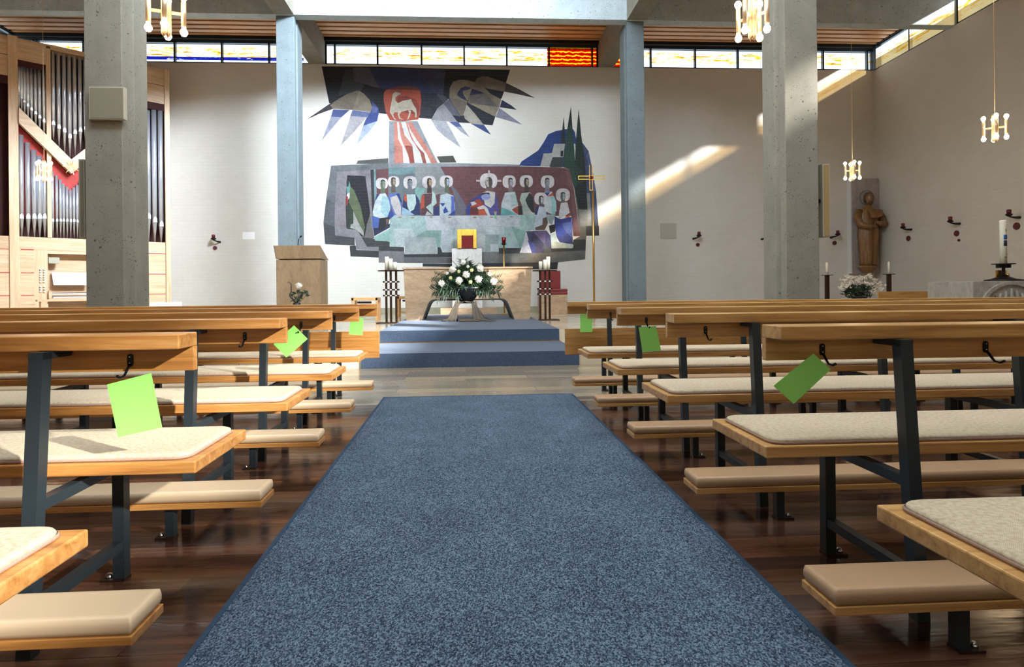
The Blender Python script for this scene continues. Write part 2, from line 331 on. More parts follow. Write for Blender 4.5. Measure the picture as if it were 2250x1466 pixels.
def struct(name, mb, mat, parent=None, bevel=0):
    o = mb.build(name, mat, parent, bevel)
    if parent is None: o['kind'] = 'structure'
    return o
def dup(root, loc=None, rz=None, label=None):
    r = root.copy(); COL.objects.link(r)
    if loc is not None: r.location = loc
    if rz is not None: r.rotation_euler = (0, 0, rz)
    if label: r['label'] = label
    for ch in list(root.children):
        c = ch.copy(); COL.objects.link(c); c.parent = r
        for g in ch.children:
            d = g.copy(); COL.objects.link(d); d.parent = c
    return r
# ================================================================== SETTING
WY, WX, LX, SILL, HEAD, SOF = 15.5, 10.83, -10.9, 6.63, 7.17, 6.61
ZC = .34
WXf = lambda y: WX-.03*(WY-y)
def shear(mb):
    for v in mb.bm.verts: v.co.x -= .03*(WY-v.co.y)
    return mb
struct('floor', MB().box(LX, WX, -12, 5.02, -.1, 0), M['planks'])
o = struct('floor_stone', MB().box(LX, WX, 5.02, 7.42, -.1, 0), M['tile'])
struct('floor_chancel', MB().box(LX, WX, 7.42, 8.9, -.1, .165).box(LX, WX, 8.9, WY+.3, -.1, ZC), M['tile2'])
struct('wall_back', MB().box(LX-.3, WX+.3, WY, WY+.3, -.1, SILL), M['brick'])
struct('wall_right', shear(MB().box(WX, WX+.12, -12, WY, -.1, SILL)), M['brick'])
struct('wall_left', MB().box(LX-.3, LX, -12, WY, -.1, SILL), M['brick'])
struct('wall_rear', MB().box(LX-.3, WX+.3, -12.3, -12, -.1, 7.6), M['brick'])
struct('baseboard_back', MB().box(-6.4, WX, WY-.03, WY, ZC, ZC+.16), M['skirt'])
# ceiling boards in the aisles and over the sanctuary
cb = MB()
def slats(x0, x1, y0, y1):
    cb.box(x0, x1, y0, y1, 7.42, 7.6, 1)
    y = y0
    while y < y1-.05:
        cb.box(x0, x1, y, min(y+.15, y1), 7.27, 7.31, 0); y += .235
slats(LX, WX, 12.95, WY-.12)
slats(LX, -3.85, -12, 12.8); slats(3.85, WX, -12, 12.8)
cb.box(-11.3, WX+.12, WY-.1, WY+.3, HEAD+.03, 7.6, 1).box(WX-.04, WX+.12, -12, WY-.1, 7.25, 7.6, 1).box(-11.3, LX+.04, -12, WY-.1, 7.25, 7.6, 1)
for v in cb.bm.verts:
    if v.co.x > 9: v.co.x -= .03*(WY-v.co.y)
struct('ceiling', cb, [M['ceilw'], M['black']])
# lantern over the nave
struct('ceiling_lantern', MB().box(-3.85, -3.75, -12, 12.8, 7.6, 10).box(3.75, 3.85, -12, 12.8, 7.6, 10).box(-3.85, 3.85, 12.8, 12.9, 7.6, 10).box(-3.85, 3.85, -12.1, -12, 7.6, 10).box(-3.85, 3.85, -12, 12.9, 10, 10.1), M['white'])
# concrete beams
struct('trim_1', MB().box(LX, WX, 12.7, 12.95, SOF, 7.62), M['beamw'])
struct('trim_2', MB().box(LX, -3.85, 6.42, 6.85, SOF, 7.62).box(3.85, WX, 6.42, 6.85, SOF, 7.62), M['conc'])
for i, sx in enumerate((-1, 1)):
    a, b = sorted((sx*3.46, sx*3.86)); struct('trim_%d' % (3+i), MB().box(a, b, -12, 12.7, SOF, 7.62).box(a, b, 12.95, WY, SOF+.02, 7.4), M['conc'])
# columns: two flanges and a recess
def column(name, sx, y, d, lab):
    w1 = .37; xi, xo = 3.465, 3.835; g = .05
    P = [(xo, 0), (xi, 0), (xi, .11), (xi+g, .14), (xi+g, .20), (xi, .23), (xi, d), (xo, d), (xo, d-.12), (xo-g, d-.15), (xo-g, .20), (xo, .17)]
    P = [(sx*a, b) for a, b in P]
    zb = 0 if y < 7 else ZC
    mb = MB().prism(P, lambda p, z: (p[0], y+p[1], z), zb, SOF)
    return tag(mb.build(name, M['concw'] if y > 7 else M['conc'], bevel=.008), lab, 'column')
column('concrete_column', -1, 6.4, .5, 'large pitted concrete column standing left behind the pews, nearest the organ')
column('concrete_column', 1, 6.4, .5, 'large pitted concrete column standing right behind the pews, crossed by a sunbeam')
column('concrete_column', -1, 12.75, .6, 'slender blue-grey concrete column left of the mural behind the stone ambo')
column('concrete_column', 1, 12.75, .6, 'slender blue-grey concrete column right of the mural and the tall cross')
# clerestory windows
nwin = [0]
def window_x(x0, x1, cuts):
    nwin[0] += 1; t = MB(); Y = WY+.06
    t.box(x0, x1, Y-.03, Y+.05, SILL, SILL+.035).box(x0, x1, Y-.03, Y+.05, HEAD-.03, HEAD+.05)
    for c in [x0]+cuts+[x1]: t.box(c-.022, c+.022, Y-.03, Y+.05, SILL, HEAD)
    fr = struct('window_%d' % nwin[0], t, M['frame'])
    xs = [x0]+cuts+[x1]
    for a, b in zip(xs, xs[1:]): MB().box(a+.02, b-.02, Y, Y+.008, SILL+.03, HEAD-.02).build('glass_pane', M['glass'], fr)
def window_y(x, y0, y1, n, s):
    nwin[0] += 1; t = MB(); h1 = 7.25
    t.box(x-.03, x+.05, y0, y1, SILL, SILL+.03).box(x-.03, x+.05, y0, y1, h1-.03, h1)
    ys = [y0+(y1-y0)*i/n for i in range(n+1)]
    for c in ys: t.box(x-.03, x+.05, c-.022, c+.022, SILL, h1)
    S_ = shear if x > 0 else (lambda q: q)
    fr = struct('window_%d' % nwin[0], S_(t), M['frame'])
    for a, b in zip(ys, ys[1:]): S_(MB().box(x, x+.008, a+.02, b-.02, SILL+.03, h1-.03)).build('glass_pane', M['glass'], fr)
px = lambda *v: [atY(q, 130, WY)[0] for q in v]
window_x(-10.85, -3.46, [-10.5]+[px(382)[0]-1.09*i for i in (3, 2, 1)]+px(382, 486, 590))
window_x(-3.46, 3.46, px(735, 829, 926, 1020, 1114, 1207, 1302))
window_x(3.46, 10.8, px(1431, 1529, 1623, 1715, 1811, 1908))
for y0, y1, n in ((12.97, 15.42, 2), (6.87, 12.68, 5), (-.2, 6.4, 6), (-6.9, -.2, 6), (-11.9, -6.9, 4)):
    window_y(WX+.04, y0, y1, n, 1); window_y(LX-.05, y0, y1, n, -1)
struct('trim_5', MB().box(WX-.05, WX+.1, 15.36, 15.5, SILL, 7.3), M['frame'])
# ================================================================== MURAL
def mural():
    A = lambda x, y: (700+x/5.6375, 340+y/5.638); B = lambda x, y: (1000+x/5.638, 340+y/5.638)
    C = lambda x, y: (670+x/6.107, 140+y/6.108); D = lambda x, y: (930+x/6.107, 140+y/6.108); E = lambda x, y: (1120+x/7.33, 220+y/7.33)
    FR = dict(A=A, B=B, C=C, D=D, E=E); out = []
    def P(col, spec):
        pts = []; fr = None
        for tok in spec.split():
            if tok[0] in FR and tok[0].isalpha(): fr = FR[tok[0]]; tok = tok[1:]
            x, y = tok.split(','); pts.append(fr(float(x), float(y)))
        out.append((col, pts))
    def oval(col, fr, cx, cy, rx, ry, k=2.6, n=18):
        pts = []
        for i in range(n):
            a = 2*PI*i/n; c, s_ = math.cos(a), math.sin(a)
            pts.append(FR[fr](cx+rx*math.copysign(abs(c)**(2/k), c), cy+ry*math.copysign(abs(s_)**(2/k), s_)))
        out.append((col, pts))
    # night sky with hands and lamb
    P((34, 36, 46), 'C225,36 C1000,40 D300,70 D1165,82 D930,828 D600,795 D100,740 C1540,730 C1000,665 C325,530')
    P((92, 86, 104), 'C640,50 860,55 1000,330 660,235'); P((50, 58, 104), 'C860,55 D300,76 D265,410 D150,400 C1560,390 C1000,330')
    P((62, 68, 100), 'C1480,60 D300,78 D265,410 D150,400 C1740,400'); P((64, 68, 76), 'C540,80 640,80 660,235 790,280 760,360 450,430')
    P((60, 57, 70), 'D0,390 160,410 265,530 190,600 0,520'); P((82, 76, 92), 'D170,405 270,415 330,470 270,530')
    P((26, 26, 34), 'C800,290 1080,340 1060,560 1000,640 930,500 860,400'); P((42, 52, 66), 'D300,75 1163,88 1130,190 700,165 380,150')
    P((46, 44, 60), 'C1560,395 1771,400 1771,560 1600,540'); P((52, 50, 62), 'C1560,560 1700,600 1690,735 1545,725')
    P((66, 57, 64), 'C25,748 330,540 410,500 380,605 200,670'); P((140, 124, 104), 'C340,560 410,500 560,410 690,362 730,362 660,560 640,620 380,605')
    P((158, 140, 116), 'C730,362 800,410 870,490 905,590 885,650 640,620 660,560'); P((74, 90, 146), 'C378,612 600,622 490,720 350,710')
    P((160, 162, 180), 'C350,710 490,720 225,1035'); P((104, 118, 164), 'C640,622 880,655 830,720 610,700'); P((186, 178, 180), 'C610,700 830,720 640,940 480,1105 590,770')
    P((60, 78, 150), 'C900,510 985,590 995,650 970,770 780,835 820,740 880,650 905,590'); P((100, 112, 170), 'C905,560 985,600 960,660 900,660'); P((176, 190, 210), 'C780,835 970,770 850,930 695,1085')
    P((186, 76, 52), 'C1090,350 1200,315 1300,295 1500,310 1550,370 1562,500 1545,680 1520,750 1300,775 1140,760 1085,650 1055,480 1060,390')
    P((120, 62, 50), 'C1090,350 1200,315 1300,295 1500,310 1545,360 1300,350'); P((150, 58, 42), 'C1240,460 1330,430 1480,470 1540,560 1520,700 1300,640 1240,560')
    P((204, 190, 162), 'C1180,400 1220,380 1285,395 1280,415 1245,430 1215,455 1218,500 1250,530 1310,500 1425,478 1450,540 1495,610 1502,680 1495,725 1480,720 1478,660 1440,625 1400,620 1425,640 1410,700 1385,750 1375,745 1400,660 1385,622 1290,650 1265,690 1285,735 1330,745 1300,750 1265,740 1245,680 1250,655 1210,650 1185,680 1195,720 1230,750 1200,750 1170,700 1140,650 1145,600 1165,500')
    P((156, 160, 166), 'C1130,770 1510,770 1810,1390 1125,1390'); P((222, 134, 112), 'C1195,785 1430,785 1600,1050 1771,1330 1800,1390 1200,1390')
    W = (236, 234, 234)
    P(W, 'C1238,785 1258,785 1290,1000 1340,1130 1385,1230 1420,1390 1325,1390 1310,1120 1250,1010')
    P(W, 'C1290,785 1350,785 1375,860 1420,1000 1540,1170 1600,1390 1480,1390 1440,1090 1340,960'); P(W, 'C1375,785 1420,900 1520,1050 1640,1220 1720,1390 1650,1390 1600,1220 1470,1050 1410,920')
    P((168, 74, 56), 'C1345,1100 1440,1110 1480,1390 1420,1390 1380,1200'); P((172, 82, 62), 'C1480,1090 1600,1200 1640,1390 1600,1390 1545,1190')
    # right hand
    P((150, 134, 110), 'D350,460 355,330 400,240 500,213 600,222 690,250 620,420 590,520 480,480 400,490'); P((50, 54, 92), 'D455,400 500,330 560,305 640,320 620,345 530,365 540,420 600,510 520,470 460,430')
    P((128, 114, 96), 'D690,250 720,200 780,170 860,172 1020,225 1115,260 1085,375 900,345 820,322 740,280'); P((74, 64, 60), 'D1115,260 1300,350 1500,462 1290,415 1085,375')
    P((142, 126, 104), 'D690,250 820,322 900,400 1045,480 1020,585 960,710 850,655 600,525 620,420'); P((46, 46, 82), 'D655,335 820,395 800,405 625,420')
    P((112, 104, 98), 'D625,420 830,400 1010,580 620,530'); P((168, 150, 122), 'D620,535 1010,585 960,710 860,660')
    P((30, 30, 36), 'D840,330 1085,375 1050,470 900,400'); P((40, 44, 82), 'D1055,485 1180,560 1255,620 1025,585'); P((160, 158, 178), 'D1020,590 1140,680 1330,820 970,715')
    P((132, 116, 102), 'D350,460 480,480 590,520 550,620 540,700 500,700 380,520'); P((176, 166, 156), 'D100,760 190,600 270,535 340,470 400,560 500,710 390,690 320,610')
    P((164, 160, 164), 'D190,600 270,535 390,690 460,785 310,775 110,755'); P((192, 192, 196), 'D110,755 310,775 500,1125 300,990 180,880')
    P((80, 100, 160), 'D345,780 470,785 520,850 440,850'); P((176, 180, 192), 'D440,850 520,850 625,990 500,910'); P((182, 172, 156), 'D580,545 700,680 810,820 640,805 560,740 540,680')
    P((60, 78, 140), 'D640,805 815,822 910,955 820,910'); P((28, 34, 48), 'D395,695 500,712 600,795 470,790'); P((110, 106, 124), 'D270,535 350,480 500,710 390,690')
    # plateau blocks
    P((94, 94, 88), 'C690,1345 710,1300 1120,1268 1120,1345'); P((86, 86, 76), 'D180,1245 400,1235 445,1325 225,1330')
    P((116, 120, 122), 'A155,135 865,105 865,900 450,1010 445,1125 80,1108 60,840 95,540'); P((96, 100, 102), 'A95,540 200,600 200,900 60,840')
    P((74, 76, 78), 'A60,840 210,900 210,1000 445,1010 450,1125 80,1108'); P((156, 158, 160), 'A865,105 1520,105 B400,112 805,125 795,150 0,150 A865,185')
    P((148, 138, 142), 'A230,215 640,185 665,740 690,1040 565,1045 205,1000 200,880 205,580'); P((32, 29, 36), 'A355,255 520,262 580,270 640,720 570,1020 530,1010 345,910 335,600')
    P((102, 118, 76), 'A390,390 440,440 520,640 575,900 560,960 430,700 375,590'); P((52, 64, 50), 'A345,600 375,590 430,720 440,800 390,915 355,910')
    P((110, 164, 152), 'A345,320 385,330 395,390 385,470 350,490'); P((40, 56, 54), 'A345,320 385,330 370,390 348,400'); P(W, 'A350,490 385,470 385,530 350,580'); P((180, 50, 40), 'A345,510 365,520 368,600 340,640')
    P((176, 176, 166), 'A430,700 490,830 560,960 560,1010 470,930 395,910 395,870 430,850'); P((124, 116, 116), 'A640,750 660,900 690,1040 570,1040 600,850')
    P((64, 66, 66), 'A385,1130 460,1125 470,1180 745,1190 745,1275 395,1260'); P((66, 68, 68), 'A450,1010 700,1045 880,1080 1060,1150 1060,1200 745,1190 600,1140 530,1020')
    P((146, 144, 146), 'A205,905 345,905 360,920 480,930 530,1020 600,1140 745,1140 745,1187 470,1175 445,1000 205,998')
    P((134, 130, 132), 'A745,1187 1060,1200 1065,1240 1660,1275 1660,1345 745,1338'); P((106, 106, 110), 'A1060,1240 1560,1275 1660,1275 1660,1345 1060,1340'); P((48, 50, 52), 'A1290,1345 1670,1350 1670,1392 1290,1387')
    P((56, 58, 60), 'A1470,1145 1530,1150 1530,1210 1670,1210 1670,1270 1060,1270 1060,1235 1475,1230')
    # back wall of the scene
    P((116, 68, 70), 'A650,190 860,172 1520,150 B0,148 800,145 1300,160 1420,175 1470,420 1550,1010 1465,1010 1440,760 0,756 A1690,756 680,750')
    P((132, 84, 84), 'B1360,170 1420,175 1470,420 1550,1010 1500,1010 1420,420'); P((56, 54, 58), 'A643,190 690,185 690,720 665,720'); P((124, 164, 164), 'A683,185 706,184 722,480 692,600')
    P((112, 122, 124), 'A865,170 1195,155 1195,470 1260,600 1200,750 865,480'); P((116, 150, 150), 'A870,160 1190,155 1190,230 1040,250 870,235')
    P((146, 150, 146), 'A1195,155 1510,150 1570,250 1600,500 1500,480 1250,600 1195,470'); P((134, 182, 170), 'A1200,400 1330,420 1250,560 1195,470')
    P((116, 108, 116), 'A1510,150 1570,250 1804,600 1804,756 1700,560 1640,400'); P((106, 102, 114), 'B0,410 140,640 120,752 0,752'); P((130, 110, 106), 'A1500,480 1600,500 1640,620 1700,756 1500,756')
    # landscape right
    P((36, 66, 140), 'E150,1058 190,990 460,810 540,690 620,550 740,500 900,470 1020,470 1050,520 1070,640 1000,1080')
    P((68, 80, 122), 'E1150,660 1270,820 1320,1060 1390,1466 B1782,1000 1622,1005 1600,420 E1180,900'); P((96, 104, 150), 'E1270,820 1320,1060 1390,1466 1340,1466 1280,1100 1230,900')
    P((196, 192, 184), 'E490,1068 545,860 680,855 715,705 890,705 860,920 690,920 640,1072'); P((60, 70, 64), 'E648,1060 690,925 850,925 845,1085 650,1080'); P((38, 46, 42), 'E820,815 865,815 855,910 815,905')
    P((42, 54, 52), 'E870,265 885,480 895,700 820,700 845,480'); P(W, 'E1030,705 1052,705 1045,820 1035,790')
    P((114, 112, 102), 'B1470,380 1600,220 1640,680 1640,890 1620,1060 1465,1055 1550,1010'); P((152, 150, 142), 'B1620,480 1670,480 1690,880 1630,885'); P((140, 136, 124), 'B1530,680 1640,680 1640,880 1550,890')
    P((40, 58, 50), 'E1110,140 1150,560 1200,900 1240,1466 1080,1466 1050,1000 1060,700 1090,350'); P((48, 68, 58), 'B1335,150 1500,120 1600,220 1640,680 1530,675 1470,400 1420,180'); P((36, 44, 42), 'B1480,380 1620,330 1640,680 1530,672')
    P((42, 78, 62), 'E985,105 1010,450 1040,800 1075,1380 1030,1400 960,1110 850,1080 900,640 930,440'); P((42, 46, 46), 'E985,105 1006,400 935,400'); P((58, 56, 64), 'B1620,885 1780,880 1782,1002 1622,1005')
    # table
    P((172, 200, 194), 'A885,760 B0,755 B1240,742 960,930 880,960 800,1157 540,1157 535,1202 330,1207 A1660,1212 1530,1150 1470,1145 880,1140')
    P((206, 210, 212), 'A1310,757 B0,757 810,750 805,890 0,890 A1650,937 1345,935'); P((200, 212, 208), 'A925,915 1170,920 1195,1020 1065,1020 1060,1145 960,1140')
    P((140, 176, 164), 'A1330,940 1520,940 1505,1150 1470,1145 1440,1025 1200,1020'); P((180, 188, 186), 'A1075,1025 1440,1025 1475,1225 1065,1235'); P((194, 204, 206), 'A1520,940 1660,937 1660,1207 1530,1202 1510,1150')
    P((200, 206, 204), 'B0,890 370,890 370,1200 330,1207 0,1150'); P((154, 196, 184), 'A690,1020 885,915 885,1075 700,1065'); P((204, 216, 214), 'B370,895 605,895 605,990 375,990'); P((162, 180, 176), 'B375,990 535,990 535,1200 440,1200 375,1197')
    P((206, 216, 218), 'B440,1108 535,1108 535,1200 440,1200'); P((140, 178, 168), 'B700,895 880,950 830,1157 800,1157'); P((166, 200, 192), 'B810,750 1100,748 1010,880 805,890')
    P((66, 66, 64), 'B540,1157 800,1157 1450,1160 1465,1055 1620,1050 1615,1192 1200,1210 800,1228 540,1340'); P((134, 130, 126), 'B330,1207 540,1202 540,1342 330,1342')
    P((118, 117, 110), 'B540,1230 800,1224 1615,1187 1610,1297 1280,1332 540,1342'); P((54, 53, 54), 'B330,1345 1275,1332 1265,1420 950,1420 950,1400 330,1400')
    HAL = (226, 214, 208)
    def head(fr, cx, cy, rx, ry, fx=None, fy=None, a=(150, 138, 118), b=(96, 84, 74), s_=1.):
        oval(HAL, fr, cx, cy, rx, ry); fx = cx if fx is None else fx; fy = cy+8 if fy is None else fy
        k = FR[fr]
        out.append((b, [k(fx-24*s_, fy+45*s_), k(fx+26*s_, fy+45*s_), k(fx+30*s_, fy+130*s_), k(fx-30*s_, fy+130*s_)]))
        oval(b, fr, fx, fy, 32*s_, 56*s_, 2.1, 14)
        out.append((a, [k(fx, fy-48*s_), k(fx+24*s_, fy-30*s_), k(fx+26*s_, fy+15*s_), k(fx+8*s_, fy+48*s_), k(fx-4*s_, fy+10*s_)]))
        out.append(((44, 38, 36), [k(fx-30*s_, fy-20*s_), k(fx-24*s_, fy-50*s_), k(fx, fy-60*s_), k(fx+26*s_, fy-48*s_), k(fx+28*s_, fy-30*s_), k(fx, fy-44*s_), k(fx-20*s_, fy-30*s_)]))
        for e in (-12, 12): oval((36, 32, 32), fr, fx+e*s_, fy-8*s_, 6*s_, 3.5*s_, 2, 8)
    head('A', 930, 335, 72, 68, 926, 338, (170, 150, 120)); head('A', 785, 357, 76, 70, 797, 368, (140, 158, 130), (104, 116, 92)); head('A', 1135, 346, 84, 80, 1130, 356, (150, 150, 160), (120, 124, 134))
    head('A', 1368, 340, 84, 76, 1372, 348, (190, 160, 110), (80, 54, 48)); head('A', 1582, 332, 83, 74, 1590, 340, (170, 190, 210), (104, 112, 84))
    P((90, 114, 186), 'A860,490 990,475 1030,590 1040,650 1020,752 940,752 880,620'); P((208, 198, 192), 'A890,530 980,500 1020,640 1025,750 960,748 900,610'); P((50, 76, 156), 'A860,640 940,750 885,800 840,790'); P((36, 56, 130), 'A960,485 1000,480 1040,600 1010,580')
    P((36, 56, 132), 'A720,500 790,480 700,570'); P((212, 228, 230), 'A760,485 830,480 870,560 890,660 850,780 770,790 680,760 670,710 700,580'); P((164, 206, 210), 'A790,510 860,530 890,680 840,790 770,700')
    P((74, 104, 186), 'A660,760 760,790 740,910 670,905'); P((42, 40, 46), 'A755,787 885,772 860,900 760,960 670,910 740,910'); P((44, 52, 92), 'A885,850 885,900 690,1010 680,915 770,940'); P((130, 96, 84), 'A835,800 885,800 840,880')
    P((34, 48, 98), 'A1060,500 1095,485 1200,485 1250,570 1260,750 1180,755 1100,750 1040,660 1050,560'); P((194, 216, 206), 'A1090,490 1200,490 1210,600 1180,680 1130,710 1100,640'); P((208, 84, 42), 'A1065,495 1090,490 1100,600 1055,560'); P((156, 192, 212), 'A1035,650 1100,680 1190,750 1030,752')
    P((98, 56, 64), 'A1280,500 1310,485 1430,480 1460,600 1490,640 1490,755 1270,755 1270,580'); P((204, 76, 42), 'A1278,500 1312,500 1312,660 1265,665'); P((190, 214, 202), 'A1410,450 1445,490 1465,600 1420,640 1420,750 1330,650 1400,600'); P((40, 50, 116), 'A1430,650 1490,640 1490,755 1425,755'); P((200, 196, 192), 'A1320,750 1345,700 1415,750')
    P((194, 210, 214), 'A1510,500 1600,480 1670,510 1690,620 1690,755 1500,755 1500,600'); P((84, 108, 196), 'A1640,510 1680,520 1690,755 1640,740 1645,600'); P((46, 68, 156), 'A1500,600 1570,600 1540,645'); P((46, 68, 156), 'A1570,640 1610,710 1550,730 1545,690'); P((46, 68, 156), 'A1600,755 1690,690 1690,755')
    # right group
    oval(HAL, 'B', 415, 325, 108, 96)
    P((214, 196, 194), 'B410,195 430,195 432,275 410,275'); P((206, 186, 186), 'B260,312 312,315 312,336 262,334'); P((206, 186, 186), 'B515,312 572,312 572,336 517,338')
    P((128, 92, 84), 'B385,400 460,400 480,470 370,470'); oval((88, 74, 72), 'B', 418, 345, 46, 70, 2.2, 16); P((196, 190, 170), 'B376,300 414,280 412,330 420,400 400,400 378,360'); oval((36, 30, 30), 'B', 398, 322, 10, 5, 2, 8); oval((30, 26, 26), 'B', 440, 322, 10, 5, 2, 8)
    P((44, 64, 146), 'B150,752 130,680 190,580 280,510 340,480 350,560 200,700 190,752'); P((82, 78, 156), 'B400,460 490,460 530,560 545,752 400,752 360,600 350,500'); P((222, 214, 202), 'B340,470 400,450 495,465 490,600 440,660 370,620')
    P((184, 64, 42), 'B190,640 250,560 310,550 340,620 390,680 380,752 185,752'); P((206, 84, 50), 'B290,690 380,680 385,752 290,752'); P((110, 40, 34), 'B185,660 280,640 290,740 188,745'); P((156, 168, 218), 'B320,520 350,480 420,480 440,530 410,560 340,560'); P((52, 44, 56), 'B315,500 350,470 420,472 435,495 380,482 340,500')
    P((216, 210, 204), 'B190,590 240,580 270,610 210,635'); P((216, 210, 204), 'B270,655 350,625 400,660 435,752 400,752 360,670 290,680')
    head('B', 670, 335, 82, 80, 685, 345, (170, 178, 186), (140, 120, 116)); head('B', 882, 330, 82, 76, 884, 345, (176, 160, 130), (84, 62, 58)); head('B', 1145, 335, 84, 80, 1140, 345, (160, 164, 172), (130, 130, 140))
    P((208, 214, 216), 'B620,470 740,460 780,620 790,752 565,752 575,600'); P((180, 206, 196), 'B680,500 745,470 780,620 700,640'); P((104, 184, 178), 'B570,650 700,700 780,752 565,752'); P((178, 74, 52), 'B700,680 790,630 785,745 740,720'); P((52, 48, 46), 'B780,640 830,640 835,745 785,745')
    P((176, 192, 176), 'B820,480 930,465 990,745 840,745 830,640 800,560'); P((48, 46, 46), 'B870,560 920,470 960,520 985,720 970,740 900,640'); P((200, 196, 190), 'B860,690 980,720 985,745 860,745')
    P((210, 218, 218), 'B1100,465 1200,460 1250,580 1255,700 1200,740 1110,700 1100,560'); P((210, 84, 54), 'B1140,515 1210,470 1222,512'); P((154, 212, 206), 'B1180,520 1230,520 1255,640 1240,740 1190,740 1200,640'); P((40, 60, 144), 'B1098,470 1180,465 1140,512'); P((48, 52, 110), 'B985,740 1000,650 1050,630 1040,745')
    head('B', 1335, 500, 88, 82, 1335, 520, (150, 180, 176), (108, 92, 92)); head('B', 1060, 545, 80, 76, 1065, 565, (210, 206, 196), (90, 88, 90))
    P((220, 214, 212), 'B1310,600 1390,590 1420,720 1280,810 1290,700'); P((48, 64, 142), 'B1230,760 1300,800 1440,770 1460,1110 1300,1090 1260,1020 1230,850'); P((34, 32, 36), 'B1160,880 1240,860 1240,950 1180,980')
    P((42, 66, 160), 'B1240,860 1320,900 1370,960 1280,1030'); P((84, 100, 168), 'B1320,850 1450,830 1455,1030 1370,960'); P((200, 214, 204), 'B1180,990 1240,960 1270,1080 1465,1115 1460,1157 1200,1162'); P((196, 80, 50), 'B1350,780 1410,740 1420,780')
    P((176, 190, 184), 'B1140,760 1240,750 1200,870 1160,850'); P((204, 210, 220), 'B1040,640 1110,650 1130,740 1150,830 1110,935 960,940 1010,760'); P((116, 90, 66), 'B1085,790 1135,770 1150,850 1110,930 1000,935 990,905 1080,870')
    P((78, 70, 114), 'B880,950 1130,940 1180,1000 1195,1218 950,1218 900,1060'); P((62, 58, 86), 'B960,960 1100,1110 1060,1180 930,1090'); P((88, 100, 104), 'B1100,1100 1190,1180 1195,1218 1100,1218'); P((120, 98, 138), 'B970,960 1130,940 1110,1110'); P((212, 206, 212), 'B885,960 950,1218 800,1218'); P((70, 74, 150), 'B900,1060 980,1100 1000,1218 950,1218')
    P((150, 200, 150), 'B475,702 520,702 510,740 520,800 485,800 490,740'); P((226, 110, 60), 'B478,702 518,702 515,716 482,716')
    for fr, x, y in (('A', 1005, 778), ('A', 1165, 782), ('A', 1395, 774), ('A', 1625, 777), ('B', 245, 777), ('B', 450, 774), ('B', 700, 771)): oval((176, 146, 84), fr, x, y, 24, 9, 2, 8)
    bm = bmesh.new(); cl = bm.loops.layers.float_color.new('Col'); boxes = []
    for col, pts in out:
        bb = (min(p[0] for p in pts), max(p[0] for p in pts), min(p[1] for p in pts), max(p[1] for p in pts)); lv = 0
        for b2, l2 in boxes:
            if bb[0] < b2[1] and bb[1] > b2[0] and bb[2] < b2[3] and bb[3] > b2[2]: lv = max(lv, l2+1)
        boxes.append((bb, lv)); Y = WY-.002-.00025*lv; co = []
        for p in pts:
            X, Z = atY(p[0], p[1], WY); co.append(Vector((X, Z if Z < SILL-.005 else SILL-.005, 0)))
        vs = [bm.verts.new((q.x, Y, q.y)) for q in co]
        g_ = sum(col)/3; c = tuple(v*.60 for v in srgb(*[max(0, g_+(q-g_)*.86) for q in col])[:3])+(1,)
        for tri in tessellate_polygon([co]):
            try: f = bm.faces.new([vs[i] for i in tri])
            except Exception: continue
            for l in f.loops: l[cl] = c
    for f in bm.faces:
        f.normal_update()
        if f.normal.y > 0: f.normal_flip()
    me = bpy.data.meshes.new('mural'); bm.to_mesh(me); bm.free(); me.materials.append(M['mural'])
    o = bpy.data.objects.new('mural', me); COL.objects.link(o)
    tag(o, 'large angular mural of a haloed supper, a lamb and two hands on the brick wall', 'mural')
mural()
